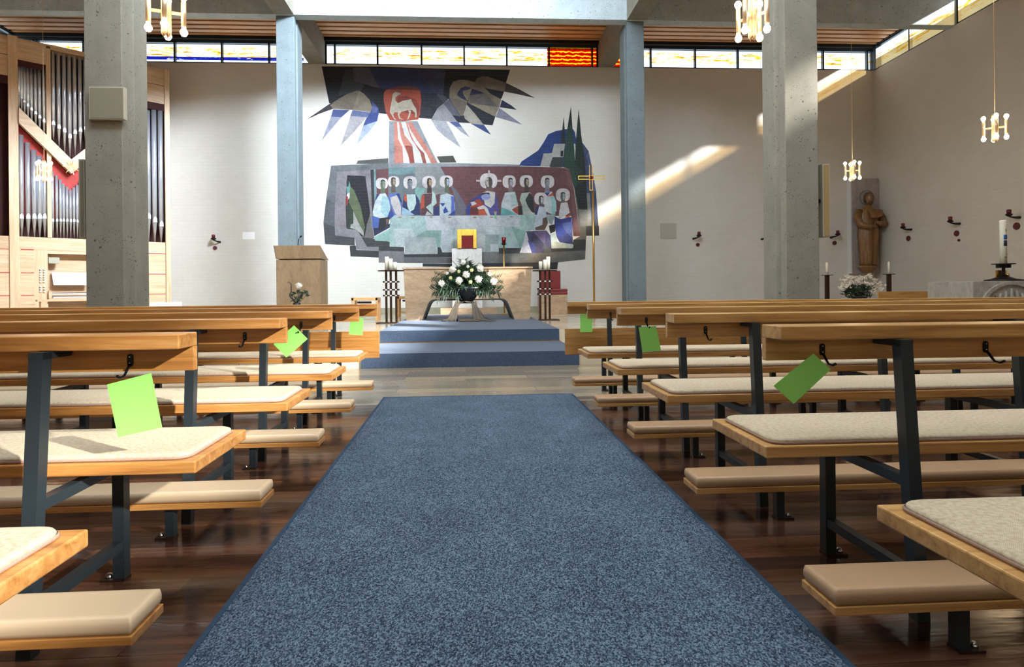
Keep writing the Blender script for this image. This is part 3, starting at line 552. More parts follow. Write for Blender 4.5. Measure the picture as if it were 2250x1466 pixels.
# ================================================================== PEWS
PL = 4.55
def rounded(x0, x1, y0, y1, r, n=5):
    P = []
    for cx, cy, a in ((x1-r, y1-r, 0), (x0+r, y1-r, 90), (x0+r, y0+r, 180), (x1-r, y0+r, 270)):
        for i in range(n+1):
            t = math.radians(a+90*i/n); P.append((cx+r*math.cos(t), cy+r*math.sin(t)))
    return P
def pad(x0, x1, y0, y1, z0, z1, r, e):
    mb = MB(); rings = []
    for ins, z in ((e*.5, z0), (0, z0+(z1-z0)*.3), (0, z0+(z1-z0)*.6), (e*.3, z1-e*.35), (e, z1-e*.05), (e*1.8, z1)):
        rings.append([(x, y, z) for x, y in rounded(x0+ins, x1-ins, y0+ins, y1-ins, max(.004, r-ins*.5))])
    return mb.loft(rings)
FR_ = [.35, 1.55, 2.75, 3.95]
def make_pew(wd, front):
    """local: x along the pew from the aisle end outward, y=0 at the far edge of the book rest"""
    t = thing('church_pew', 'x', 'pew', group='pews either side of the aisle')
    MB().box(0, PL, -.115, 0, .777, .817).build('book_rest', wd, t, .003)
    MB().box(0, PL, -.024, 0, .708, .777).build('backrest_board', wd, t, .002)
    if not front: MB().box(0, PL, -.02, .385, .411, .447).build('seat_board', wd, t, .004)
    else: MB().box(0, PL, .10, .125, .33, .57).build('front_panel', wd, t, .003)
    for x in FR_:
        MB().bar((x, -.188, 0), (x, -.13, .775), .036, .036, (1, 0, 0)).build('post', M['steel'], t)
        MB().box(x-.018, x+.018, -.15, -.03, .757, .776).build('bracket', M['steel'], t)
        yl = .24 if not front else .08
        MB().box(x-.018, x+.018, yl-.018, yl+.018, 0, .41).build('leg', M['steel'], t)
        MB().bar((x, -.15, .375), (x, yl, .375), .03, .03).build('seat_support', M['steel'], t)
        MB().bar((x, -.165, .115), (x, yl, .115), .03, .03).build('floor_stretcher', M['steel'], t)
        f = MB().box(x-.02, x+.055, yl-.025, yl+.02, 0, .007).build('foot_plate', M['bronze'], t)
        MB().lathe([(.012, 0), (.012, .004), (.006, .014)], (x+.038, yl-.002, .007), 8).build('bolt', M['chrome'], f)
    x = .175
    while x < PL-.1:
        h = MB(); h.prism(rounded(x-.008, x+.008, .722, .758, .0078, 3), lambda p, d: (p[0], d, p[1]), -.028, -.024)
        h.tube([(x, -.03, .728), (x, -.045, .712), (x, -.058, .699), (x, -.078, .697), (x, -.092, .704)], [.004, .004, .0035, .0035, .004], 6)
        hk = h.build('coat_hook', M['blk'], t)
        MB().sphere((x, -.029, .750), .0028).sphere((x, -.029, .732), .0028).build('screw', M['chrome'], hk)
        x += .52
    return t
def make_kneeler(wd, vin):
    t = thing('kneeler', 'x', 'kneeler', group='padded kneelers behind the pews')
    MB().box(0, PL, 0, .15, .115, .137).build('board', wd, t, .002)
    pad(.002, PL-.002, .001, .149, .1385, .180, .006, .010).build('vinyl_pad', vin, t)
    for x in FR_:
        MB().box(x-.016, x+.016, .02, .052, 0, .115).build('post', M['steel'], t)
        MB().hexa([(x-.014, .05, .09), (x+.014, .05, .09), (x+.014, .06, .09), (x-.014, .06, .09), (x-.014, .05, .115), (x+.014, .05, .115), (x+.014, .13, .115), (x-.014, .13, .115)]).build('bracket', M['steel'], t)
        f = MB().box(x-.018, x+.05, .01, .055, 0, .007).build('foot_plate', M['bronze'], t)
        MB().lathe([(.010, 0), (.010, .004), (.005, .012)], (x+.036, .032, .007), 8).build('bolt', M['chrome'], f)
    return t
def make_cushion():
    t = thing('seat_cushion', 'x', 'cushion', group='beige seat cushions')
    pad(.03, PL-.03, -.002, .365, .4475, .466, .045, .010).build('cushion', M['wool'], t)
    P = rounded(.028, PL-.028, -.004, .367, .047, 5); p = MB().loft([[(a, b, .4485) for a, b in P], [(a*1+(.003 if a > 1 else -.003), b+(.003 if b > .1 else -.003), .4525) for a, b in P], [(a, b, .4565) for a, b in P]], cap=False)
    p.build('piping', M['piping'], t); return t
ORD = ['nearest', 'second nearest', 'third', 'fourth', 'fifth', 'front-most']
def mirror_mesh(o):
    for ob in [o]+list(o.children)+[g for c in o.children for g in c.children]:
        if ob.type == 'MESH':
            ob.data.transform(Matrix.Scale(-1, 4, (1, 0, 0))); ob.data.flip_normals()
for side, x0, wd, vin in (('left', -.778, M['oak'], M['vinyl']), ('right', .903, M['oakr'], M['vinylr'])):
    pew = make_pew(wd, False); pf = make_pew(wd, True); kn = make_kneeler(wd, vin); cu = make_cushion()
    if side == 'left':
        for q in (pew, pf, kn, cu): mirror_mesh(q)
    for k in range(-1, 5):
        Y = 1.815+.9*k; nm = ORD[k+1]; ad = 'honey-coloured' if side == 'left' else 'light brown'
        if k < 4:
            lab = '%s oak pew with steel frame %s of the aisle carpet, %s row' % (ad, side, nm)
            if k == -1: pew.location = (x0, Y, 0); pew['label'] = lab
            else: dup(pew, (x0, Y, 0), None, lab)
            lab = 'thin beige wool cushion on the %s pew seat %s of the aisle' % (nm, side)
            if k == -1: cu.location = (x0, Y, 0); cu['label'] = lab
            else: dup(cu, (x0, Y, 0), None, lab)
        else:
            pf.location = (x0, Y, 0); pf['label'] = '%s oak front desk with tall lower panel %s of the chancel steps' % (ad, side)
        if k >= 0:
            lab = 'low kneeler with %s pad %s of the aisle, %s of its side' % ('pale tan' if side == 'left' else 'brown', side, ['nearest', 'second', 'third', 'fourth', 'farthest'][k])
            if k == 0: kn.location = (x0, 1.455, 0); kn['label'] = lab
            else: dup(kn, (x0, 1.455+.9*k, 0), None, lab)
# green cards hung on hooks
def card(pts, Y, lab, tilt=.02):
    mb = MB(); P = [atY(a, b, Y) for a, b in pts]
    zt = max(p[1] for p in P)
    f = lambda p, d: (p[0], Y+d+(zt-p[1])*tilt, p[1])
    mb.prism(P, f, -.0008, .0008)
    return tag(mb.build('green_card', M['card']), lab, 'card', 'green cards hanging from pew hooks')
card([(235, 845), (332, 820), (355, 940), (258, 962)], 1.735, 'large bright green card hanging from the nearest pew left of the aisle')
card([(1787, 777), (1826, 812), (1745, 888), (1700, 848)], 1.735, 'tilted green card hanging from the nearest pew rest right of the aisle')
card([(646, 715), (676, 745), (629, 786), (601, 756.6)], 3.535, 'diamond-tilted green card on the left side, partly behind a pew end')
card([(1403.3, 719), (1441.5, 717), (1453, 771), (1412, 774.6)], 3.535, 'upright green card on the third right pew in front of a beige cushion')
card([(771, 697), (798.7, 699), (796.6, 737), (766.5, 735)], 5.335, 'small green card at the far left pew end near the steps')
card([(1274.7, 690), (1302, 692), (1301.5, 730), (1274.7, 730)], 5.335, 'small green card at the far right pew end near the steps')
# ================================================================== CARPETS
rn = MB().box(-.70, .915, -.6, 5.3, .001, .012).build('aisle_carpet', M['runner']); tag(rn, 'long blue-grey flecked loop carpet running down the centre aisle', 'carpet')
MB().box(-.716, -.70, -.6, 5.312, .001, .0135).box(.915, .931, -.6, 5.312, .001, .0135).box(-.716, .931, 5.3, 5.314, .001, .0135).build('edge_binding', M['bind'], rn)
sc_ = MB().box(-1.26, 1.38, 7.395, 8.90, .150, .176).box(-1.26, 1.38, 7.395, 7.42, .002, .150).box(-1.235, 1.365, 8.875, 14.54, ZC, ZC+.012).box(-1.235, 1.365, 8.875, 8.9, .176, ZC)
tag(sc_.build('step_carpet', M['runner2']), 'plain blue carpet covering the two chancel steps and altar floor', 'carpet')
tag(MB().box(-1.24, 1.37, 8.86, 8.874, .1765, .187).build('brass_nosing', M['brass']), 'thin brass strip at the foot of the upper carpeted step', 'trim strip')
# ================================================================== ALTAR
def altar():
    t = thing('altar', 'massive travertine altar with arched opening behind the flower bowl', 'altar', (.05, 11.9, 0))
    # front outline (local x,z), trapezoid with arch cut
    def arch(n=7):
        P = [(-.90, ZC+.012)]
        for i in range(n): a = math.radians(164-74*i/(n-1)); P.append((-.64+.155*math.cos(a), .605+.155*math.sin(a)))
        for i in range(n): a = math.radians(90-74*i/(n-1)); P.append((.64+.155*math.cos(a), .605+.155*math.sin(a)))
        P.append((.90, ZC+.012)); return P
    A = arch(); O = [(1.205, ZC+.012), (1.25, 1.345), (-1.25, 1.345), (-1.205, ZC+.012)]
    # split into left half and right half to keep polygons simple
    mid = len(A)//2
    L = A[:mid]+[(0, .76), (0, 1.345), (-1.25, 1.345), (-1.205, ZC+.012)]; R = [(0, .76)]+A[mid:]+[(1.205, ZC+.012), (1.25, 1.345), (0, 1.345)]
    mb = MB()
    for P in (L, R): mb.prism(P, lambda p, d: (p[0], d, p[1]), 0, .9)
    mb.build('body', M['trav'], t)
    # dark reveal lining the arch
    B = [(x*(1-.0), z) for x, z in A]; mb = MB()
    inn = [(x-.03*max(-1, min(1, x/.7)), ZC+.012 if z < .36 else z-.03*min(1, max(0, (z-.60)/.15))) for x, z in A]
    for i in range(len(A)-1):
        mb.hexa([(A[i][0], .001, A[i][1]), (A[i+1][0], .001, A[i+1][1]), (inn[i+1][0], .001, inn[i+1][1]), (inn[i][0], .001, inn[i][1]), (A[i][0], .9, A[i][1]), (A[i+1][0], .9, A[i+1][1]), (inn[i+1][0], .9, inn[i+1][1]), (inn[i][0], .9, inn[i][1])])
    mb.build('arch_lining', M['altin'], t)
    MB().box(-1.27, 1.27, -.02, .92, 1.345, 1.38).build('top_slab', M['trav'], t, .003)
altar()
# tabernacle pillar and box
t = thing('tabernacle_pillar', 'pale stone pillar carrying the golden tabernacle behind the altar', 'pillar', (0, 0, 0))
a, _ = atY(993, 560, 14.9); b, _ = atY(1059, 560, 14.9); zt = atY(1026, 546, 14.9)[1]
MB().box(a, b, 14.9, 15.3, ZC+.012, 1.42).box(a, b, 14.9, 15.3, 1.43, zt).build('shaft', M['pale'], t, .003)
MB().box(a+.14, b-.14, 14.885, 14.9, 1.455, 1.48).build('ledge', M['steel'], t)
MB().box(-.6, .75, 14.55, 15.3, ZC+.012, .50).build('plinth', M['trav'], t)
x0_, z0_ = atY(1005, 546, 14.88); x1_, z1_ = atY(1047, 504, 14.88)
t = thing('tabernacle', 'hammered gold tabernacle box with dark red square door on the stone pillar', 'tabernacle', (0, 0, 0))
mb = MB(); N = 10
MB().box(x0_, x1_, 14.92, 15.2, zt, z1_).build('housing', M['gold'], t, .006)
wd = x1_-x0_; MB().box(x0_, x0_+wd*.22, 14.86, 14.92, zt, z1_).box(x1_-wd*.18, x1_, 14.86, 14.92, zt, z1_).box(x0_+wd*.22, x1_-wd*.18, 14.86, 14.92, z0_+wd*.64+.01, z1_).build('hammered_frame', M['gold'], t, .004)
MB().box(x0_+wd*.22, x1_-wd*.18, 14.87, 14.92, zt+.005, z0_+wd*.64).build('door', M['redg'], t, .003)
# eternal lamp
X, Z = atY(1107, 535, 14.3); t = thing('sanctuary_lamp', 'slim brass pole with dark red glass light right of the golden tabernacle', 'lamp', (X, 14.3, ZC+.012))
MB().lathe([(.09, 0), (.09, .015), (.02, .03)], n=16).build('base', M['brass'], t); MB().lathe([(.017, .02), (.017, Z-ZC-.03)], n=10).build('pole', M['brass'], t)
MB().lathe([(.045, Z-ZC-.05), (.045, Z-ZC-.02), (.07, Z-ZC-.02), (.07, Z-ZC-.01), (.045, Z-ZC-.005)], n=14).build('holder', M['bronze'], t); MB().lathe([(.042, Z-ZC-.005), (.056, Z-ZC+.13), (.05, Z-ZC+.13)], n=14).build('red_glass', M['redg'], t)
# processional cross
X, Z = atY(1303, 420, 13.1); t = thing('processional_cross', 'tall brass pole topped by an open outlined gold cross right of the mural', 'cross', (X, 13.1, ZC))
MB().lathe([(.16, 0), (.16, .02), (.03, .04), (.03, .1)], n=20).build('base', M['bronze'], t); MB().lathe([(.022, .04), (.024, Z-ZC)], n=10).build('pole', M['brass'], t)
def P13(x, y): q = atY(x, y, 13.1); return (q[0]-X, 0, q[1]-ZC)
fr = MB()
for a, b in (((1271, 387), (1328, 387)), ((1271, 394), (1328, 394)), ((1271, 387), (1271, 394)), ((1328, 387), (1328, 394)), ((1295, 363), (1296, 418)), ((1301, 363), (1302, 418)), ((1296, 418), (1302, 418))): fr.bar(P13(*a), P13(*b), .014, .02)
fr.build('cross_outline', M['gold'], t); q = P13(1299, 390.5); MB().box(q[0]-.03, q[0]+.03, -.012, .012, q[2]-.035, q[2]+.035).build('centre_stone', M['redg'], t)
# presider's seat
t = thing('presider_seat', 'pale stone block seat with red leather cushion and backrest behind the right candlestand', 'seat', (0, 14.4, 0))
xa, _ = atY(1187, 600, 14.4); xb, _ = atY(1246, 600, 14.4); MB().box(xa, xb, 0, .55, ZC, .80).build('stone_block', M['trav'], t, .004)
MB().box(xa-.01, xb+.01, -.01, .5, .80, .87).box(xa-.01, xb+.01, -.01, .5, .875, .94).build('seat_cushion', M['redl'], t, .02); x2, z2 = atY(1232, 595, 14.8); MB().box(xa+.05, x2, .42, .5, .94, z2).build('backrest', M['redl'], t, .015)
# stools / chairs
def server_chair(xc, Y, lab):
    t = thing('server_chair', lab, 'chair', (xc, Y, ZC+(.012 if Y > 13 else 0)), 0, 'light wooden chairs on the chancel')
    for sx in (-1, 1):
        MB().box(sx*.24-.022, sx*.24+.022, -.02, .025, 0, .46).build('leg', M['beech'], t); MB().box(sx*.24-.022, sx*.24+.022, .36, .40, 0, .46).build('leg', M['beech'], t)
    MB().box(-.262, .262, -.02, .40, .40, .46).build('seat', M['beech'], t, .006); MB().box(-.14, .14, -.025, -.018, .345, .385).build('seat_slot', M['iron'], t); MB().box(-.24, .24, -.01, .01, .10, .13).build('stretcher', M['beech'], t)
xc, _ = atY(801, 655, 12.3); server_chair(xc, 12.3, 'small light wooden stool between the ambo and the left candlestand'); xc, _ = atY(899, 655, 13.2); server_chair(xc, 13.2, 'small light wooden stool half hidden behind the left edge of the altar')
# candle stands
def candlestand(xc, Y, side, zt):
    t = thing('candlestand', 'dark bronze three-post candlestand on the %s side of the altar' % side, 'candlestand', (xc, Y, ZC), 0, 'candlestands flanking the altar')
    h = zt-ZC
    MB().box(-.26 if side == 'left' else -.12, .12 if side == 'left' else .26, -.14, .14, 0, .018).build('base_plate', M['bronze'], t, .003)
    off = [(-.09, .02), (0, -.04), (.09, .02)]
    for x, y in off: MB().box(x-.019, x+.019, y-.019, y+.019, .018, h-.02).build('post', M['bronze'], t)
    for k, z in enumerate((.52, .63, .78)):
        z = h*z
        MB().box(-.15, .15, -.012, .03, z-.014, z+.014).build('cross_piece', M['bronze'], t)
        MB().box(-.105, -.075, -.02, -.002, z-.012, z+.012).box(-.016, .016, -.07, -.058, z-.012, z+.012).box(.075, .105, -.02, -.002, z-.012, z+.012).build('pale_inlay', M['ivory'], t)
    MB().prism([(-.24, 0), (-.10, -.13), (.10, -.13), (.24, 0), (.10, .13), (-.10, .13)], lambda p, d: (p[0], p[1], d), h-.02, h).build('tray', M['bronze'], t, .002)
    for i, (x, hh) in enumerate(zip((-.075, .0, .07), (.25, .21, .15) if side == 'left' else (.17, .20, .26))):
        c = MB().lathe([(.036, 0), (.037, hh-.005), (.032, hh), (.01, hh-.004)], (0, 0, 0), 16).build('pillar_candle', M['wax']); c.location = (xc+x, Y+(.02 if i != 1 else -.045), zt)
        tag(c, '%s cream candle on the %s candlestand' % ({.25: 'tallest', .21: 'middle', .15: 'shortest', .17: 'shortest', .20: 'middle', .26: 'tallest'}[hh], side), 'candle', 'cream candles on the candlestands')
X, Z = atY(859, 594, 11.25); candlestand(X, 11.25, 'left', Z); X, Z = atY(1197, 594, 11.6); candlestand(X, 11.6, 'right', Z)
# ambo
t = thing('ambo', 'tall veined travertine ambo with sloping top left of the altar', 'ambo', (0, 0, 0))
xl, zt = atY(602, 540, 10); xr, _ = atY(705, 540, 10); zs = atY(650, 569, 10)[1]; zbk = atY(722, 571, 10.5)[1]
MB().box(xl+.03, xr-.01, 10.0, 10.52, ZC, zs-.012).build('pedestal', M['travv'], t, .006)
MB().hexa([(xl+.03, 9.985, zs), (xr, 9.985, zs), (xr, 10.54, zs), (xl+.03, 10.54, zs), (xl, 9.96, zt), (xr, 9.96, zt), (xr, 10.54, zbk), (xl, 10.54, zbk)]).build('sloping_top', M['travv'], t, .004)
X, Z = atY(655, 538, 10.1); t = thing('microphone', 'thin black gooseneck microphone on the ambo', 'microphone', (X, 10.1, Z-.03))
MB().tube([(0, 0, 0), (0, 0, .06), (.01, 0, .12), (.035, 0, .155)], .007, 8).build('gooseneck', M['blk'], t); MB().tube([(.03, 0, .15), (.06, 0, .178)], .013, 8).build('capsule', M['blk'], t)
# ================================================================== FLOWERS
def chrys(c, r, d=(0, -1, .3), mat='petal', parent=None, n=90):
    mb = MB(); c = Vector(c); d = Vector(d).normalized(); u = d.cross(Vector((0, 0, 1))).normalized(); v = u.cross(d)
    for i in range(n):
        el = math.acos(1-1.15*random.random()); az = random.random()*2*PI; q = (d*math.cos(el)+(u*math.cos(az)+v*math.sin(az))*math.sin(el))
        mb.leaf(c, c+q*r*random.uniform(.72, 1.0), r*.30, d)
    mb.sphere(c, r*.62, n=8, m=6); return mb.build('chrysanthemum', M[mat], parent)
def bouquet():
    bx, bz = atY(1025, 665, 11.45)
    t = thing('flower_arrangement', 'big arrangement of white chrysanthemums and dark foliage in front of the altar', 'flowers', (bx, 11.45, 0))
    g = lambda x, y, d=0: (lambda q: Vector((q[0]-bx, -d, q[1])))(atY(x, y, 11.45-d))
    z0 = atY(1025, 664, 11.45)[1]; z1 = atY(1025, 640, 11.45)[1]
    MB().lathe([(.10, z0), (.12, z0+.01), (.30, z1+.03), (.33, z1+.08), (.29, z1+.08)], n=24, sy=.7).build('bowl', M['soil'], t)
    fol = MB(); cen = Vector((0, 0, z1+.12))
    def spray(tip, n, wd, mi=0, root=None):
        root = root or cen; tip = Vector(tip)
        fol.tube([root, root.lerp(tip, .5)+Vector((0, -.02, .02)), tip], [.006, .004, .002], 4, mi)
        for k in range(n):
            f = .25+.75*k/n; p = root.lerp(tip, f)+Vector((0, -.02, .02))*math.sin(PI*f); d = (tip-root).normalized()
            for s_ in (-1, 1):
                side = d.cross(Vector((0, -1, random.uniform(-.4, .4)))).normalized()*s_
                fol.leaf(p, p+(d*.7+side)*random.uniform(.08, .14)+Vector((0, random.uniform(-.03, .02), -.01)), wd, (0, -1, .2), mi)
    for _ in range(240):
        a = random.uniform(0, PI); x = math.cos(a); 
        lim = {True: 1}.get(True)
        px_ = 1026+x*random.uniform(20, 80); yb = 578+abs(px_-1027)*.6; py = random.uniform(min(yb, 625), 632 if abs(px_-1026) < 30 else 648)
        d = random.uniform(-.12, .22); spray(g(px_, py, d), random.randint(4, 8), random.uniform(.02, .042), random.choice((0, 0, 1)))
    for px_, py in ((1018, 572), (1027, 575), (1040, 583), (1008, 590), (955, 605), (948, 622), (950, 640), (960, 655), (1100, 612), (1104, 625), (1100, 640), (1085, 650), (970, 615), (1075, 600), (1060, 640), (990, 645), (1000, 655), (975, 650)):
        spray(g(px_, py, .12), 16, .018, 0)
    f = fol.build('foliage', [M['leaf'], M['leaf2']], t); f['kind'] = 'stuff'
    tw = MB()
    for a, b, c in (((1000, 590), (975, 596), (958, 608)), ((1040, 590), (1052, 578), (1066, 582)), ((1005, 585), (995, 574), (990, 572))): tw.tube([cen, g(*a, .05), g(*b, .08), g(*c, .1)], .005, 5)
    tw.build('curved_twigs', M['twig'], t)
    for x, y, r, m in ((1018, 577, .065, 'petal'), (995, 592, .08, 'petal'), (1056, 590, .08, 'petal'), (1024, 603, .085, 'petal'), (970, 623, .08, 'petal'), (1009, 617, .085, 'petal'), (1052, 614, .09, 'petal'), (1085, 619, .085, 'petal'), (1076, 603, .05, 'petal'), (1008, 597, .042, 'petaly'), (1037, 594, .045, 'petaly'), (990, 611, .045, 'petaly'), (1034, 620, .045, 'petaly'), (983, 601, .035, 'petal'), (1028, 586, .04, 'petal')):
        chrys(g(x, y, .26), r, (random.uniform(-.3, .3), -1, random.uniform(.1, .6)), m, t)
    # stand with gauze
    s_ = thing('flower_stand', 'low black metal stand carrying the flower bowl before the altar', 'stand', (bx, 11.45, ZC+.012)); hh = z0-ZC-.012
    MB().box(-.19, .19, -.14, .14, hh-.02, hh).build('top', M['blk'], s_)
    for x in (-.175, .175):
        for y in (-.12, .12): MB().box(x-.012, x+.012, y-.012, y+.012, 0, hh-.02).build('leg', M['blk'], s_)
    cl = MB()
    def drape(pts, wd, thick=.006):
        rings = []
        for i, (x, y, z) in enumerate(pts):
            w_ = wd[i]; r = []
            for k in range(9): a = k/8-.5; r.append((x+a*w_, y+.018*math.sin(k*2.4+i), z+.008*math.sin(k*1.9+i*2)))
            rings.append(r+[(p[0], p[1]+thick, p[2]-thick) for p in r[::-1]])
        cl.loft(rings)
    h0 = hh+ZC+.012
    drape([(-.15, -.155, h0+.008), (-.19, -.17, h0-.07), (-.22, -.19, h0-.15), (-.26, -.21, ZC+.07), (-.34, -.25, ZC+.03)], [.10, .09, .13, .18, .26]); drape([(.14, -.155, h0+.008), (.15, -.17, h0-.07), (.18, -.19, h0-.15), (.22, -.21, ZC+.07), (.30, -.26, ZC+.03)], [.10, .10, .14, .22, .36])
    drape([(0, -.16, h0+.012), (0, -.165, h0-.0)], [.36, .34]); drape([(.12, -.2, ZC+.06), (.16, -.26, ZC+.035), (.2, -.3, ZC+.025)], [.4, .62, .7])
    o = cl.build('gauze_cloth', M['gauze']); o.location = (bx, 11.44, .004); tag(o, 'sheer beige gauze draped over the stand below the flower bowl', 'cloth')
bouquet()
def ambo_flowers():
    X, Z = atY(652, 668, 9.6); t = thing('flower_vase', 'single white chrysanthemum with green sprigs in front of the ambo', 'flowers', (X, 9.6, ZC))
    g = lambda x, y: (lambda q: Vector((q[0]-X, 0, q[1]-ZC)))(atY(x, y, 9.6)); MB().lathe([(.05, 0), (.06, .02), (.05, .2), (.06, .42), (.055, .42)], n=16).build('vase', M['soil'], t)
    c = Vector((0, 0, .40)); st = MB(); st.tube([c, g(656, 650), g(657, 632)], .006, 5); st.tube([c, g(636, 650), g(640, 640), g(640, 625), g(635, 619), g(631, 622)], [.01, .01, .009, .007, .005, .003], 6); st.build('stems', M['twig'], t)
    f = MB()
    for x, y in ((640, 650), (646, 645), (655, 640), (668, 642), (674, 648), (650, 655), (660, 652), (643, 660), (664, 645), (657, 660), (672, 640)):
        tip = g(x, y); f.tube([c, tip], .003, 4)
        for k in range(9): q = tip+Vector((random.uniform(-.05, .05), random.uniform(-.05, .05), random.uniform(-.05, .04))); f.leaf(tip, q, .025, (0, -1, .3))
    f.build('leaves', M['leaf'], t); chrys(g(657, 629), .075, (0, -.25, 1), 'petal', t, 60)
ambo_flowers()
# ================================================================== ORGAN
def organ():
    R0 = Vector((-7.0, 14.93, ZC)); ax = Vector((.7655, .6433, 0)); nr = Vector((.6433, -.7655, 0)); rz = math.atan2(.6433, .7655)
    t = thing('pipe_organ', 'blond wooden pipe organ with tin pipes angled in the left corner', 'organ', R0, rz)
    def U(x, y, off=0):   # photo pixel -> local (x,z) on front plane shifted off toward the nave
        a, b, c = ray(x, y); p0 = R0+nr*off
        tt = (p0.x*nr.x+p0.y*nr.y)/(a*nr.x+b*nr.y); P = Vector((a*tt, b*tt, H+c*tt)); d = P-R0
        return d.dot(ax), P.z-ZC
    uc = U(155, 370)[0]; W = -2*uc; top = U(200, 118)[1]; led = U(100, 522)[1]; mir = lambda u: 2*uc-u
    uo = mir(U(366, 400)[0]); D = .55
    # case: back, sides, top, floor panels
    t2 = MB(); t2.box(uo-.05, 0, D-.03, D, 0, top).box(uo-.05, uo, 0, D, 0, top).box(-.03, 0, 0, D, 0, top).box(uo-.05, 0, 0, D, top-.04, top).box(uo, 0, .06, D, led-.05, led)
    t2.build('case_carcass', M['owoodz'], t)
    MB().box(uo, -.03, .30, .33, led, top-.05).build('inner_back', M['odark'], t)
    posts = [(U(18, 300)[0], U(40, 300)[0]), (U(361, 300)[0], U(372, 300)[0])]; posts.append((mir(posts[0][1]), mir(posts[0][0]))); posts.append((mir(posts[1][1]), mir(posts[1][0])))
    for a, b in posts: MB().box(a, b, -.05, .02, 0, top+.01).build('case_post', M['owoodz'], t, .004)
    ip = (U(102, 300)[0], U(112, 300)[0])
    for a, b in (ip, (mir(ip[1]), mir(ip[0]))): MB().box(a, b, -.04, .02, led, top-.1).build('inner_post', M['owoodz'], t, .003)
    pL, pR = posts[0][1], posts[2][0]; qL = posts[3][1]; qR = posts[1][0]
    # fascia boards
    z1 = U(60, 135)[1]; zl = U(8, 165)[1]; zc = U(118, 112)[1]
    MB().box(pL, ip[0], -.03, .03, z1, top-.04).box(mir(ip[0]), pR, -.03, .03, z1, top-.04).box(ip[1], mir(ip[1]), .09, .13, zc-.03, top-.04).box(ip[1], mir(ip[1]), -.03, .03, zc+.02, top-.005).build('top_fascia', M['owood'], t)
    MB().box(posts[3][1], posts[0][0], -.02, .03, zl, top-.04).build('side_fascia', M['owood'], t); MB().box(posts[2][1], posts[1][0], -.02, .03, zl, top-.04).build('side_fascia', M['owood'], t)
    MB().box(qL, posts[0][0], -.021, -.018, zl+.42, zl+.43).box(posts[2][1], qR, -.021, -.018, zl+.42, zl+.43).build('fascia_gap', M['odark'], t)
    for q0, q1, q2, q3 in ((pL, ip[0], z1-.12, z1), (mir(ip[0]), pR, z1-.12, z1), (qL, posts[0][0], zl-.16, zl), (posts[2][1], qR, zl-.16, zl)): MB().box(q0, q1, .0, .05, q2, q3).build('red_header', M['odark'], t)
    # V boards and red field below
    a = U(40, 238); b = U(153, 352); c = U(155, 383); d = U(40, 272)
    L = [(a[0], a[1]), (uc, b[1]), (uc, c[1]), (d[0], d[1])]; mirp = [(mir(x), z) for x, z in L]
    MB().prism(L, lambda p, q: (p[0], q, p[1]), -.12, .02).prism(mirp, lambda p, q: (p[0], q, p[1]), -.12, .02).build('chevron_board', M['owood'], t)
    MB().prism([(d[0], d[1]), (uc, c[1]), (mir(d[0]), d[1]), (mir(d[0]), d[1]-1.9), (d[0], d[1]-1.9)], lambda p, q: (p[0], q, p[1]), .10, .12).build('red_panel', M['ored'], t)
    st = MB()
    for k in range(14): an = 2*PI*k/14; r = .16 if k % 2 else .10; st.bar((uc, -.14, c[1]+.13), (uc+r*math.cos(an), -.15, c[1]+.13+r*math.sin(an)), .008, .008)
    st.build('gilt_star', M['brass'], t)
    # pipes
    def pipe(u, r, zt, zm, zf, y=.06):
        mb = MB(); mb.lathe([(r, zm+r*.6), (r, zt), (r*.82, zt), (r*.8, zt-.05)], (u, y, 0), 14, 0)
        mb.lathe([(r*.22, zf), (r*.9, zm-r*.9), (r, zm-r*.6), (r, zm+r*.7)], (u, y, 0), 14, 1)
        mb.prism([(u-r*.72, zm-r*.5), (u+r*.72, zm-r*.5), (u+r*.66, zm+r*1.1), (u, zm+r*2.0), (u-r*.66, zm+r*1.1)], lambda p, q: (p[0], q, p[1]), y-r*1.02, y-r*.8, 2)
        mb.box(u-r*.72, u+r*.72, y-r*1.05, y-r*.85, zm-r*.66, zm-r*.5, 3)
        mb.build('organ_pipe', [M['pipe'], M['pipef'], M['pipem'], M['black']], t)
    def P_(x, ytop, ymouth, yfoot, wpx):
        u = U(x, ymouth)[0]; zt = U(x, ytop)[1]; zm = U(x, ymouth)[1]; zf = U(x, yfoot)[1]; r = abs(U(x+wpx/2, 300)[0]-U(x-wpx/2, 300)[0])/2*.93
        return u, r, zt, zm, zf
    both = lambda a: (pipe(*a), pipe(mir(a[0]), *a[1:]))
    for x, yt in ((48, 296), (62.5, 313), (76, 329), (88, 342), (99, 356)): both(P_(x, yt, 478, 521, 13))
    for x, yt in ((117, 375), (126, 385), (134, 394), (141, 403), (148.6, 410)): both(P_(x, yt, 485, 523, 7.4))
    q = P_(155, 416, 486, 523, 6.8); pipe(uc, *q[1:])
    for i, x in enumerate((42, 48, 54.5, 62, 70, 79, 88, 98)): both(P_(x, 138+i*1.2, 206+i*8.6, 244+i*9.2, 7.5+i*.25))
    for i, x in enumerate((118, 130.3, 142.6)):
        q = P_(x, 114, 272+i*8, 306+i*16, 10.5); both((q[0], q[1], zc-.01, q[3], q[4]))
    q = P_(155.6, 120, 301, 345, 10.5); pipe(uc, q[1], zc-.01, q[3], q[4])
    for x, wpx, zz in ((353, 12, 495), (339, 12.5, 486), (325, 13, 478)):
        u, zt = U(x, 241); zm = U(x, zz)[1]; zf = led; r = abs(U(x+wpx/2, 300)[0]-U(x-wpx/2, 300)[0])/2*.95; both((u, r, zt, zm, zf))
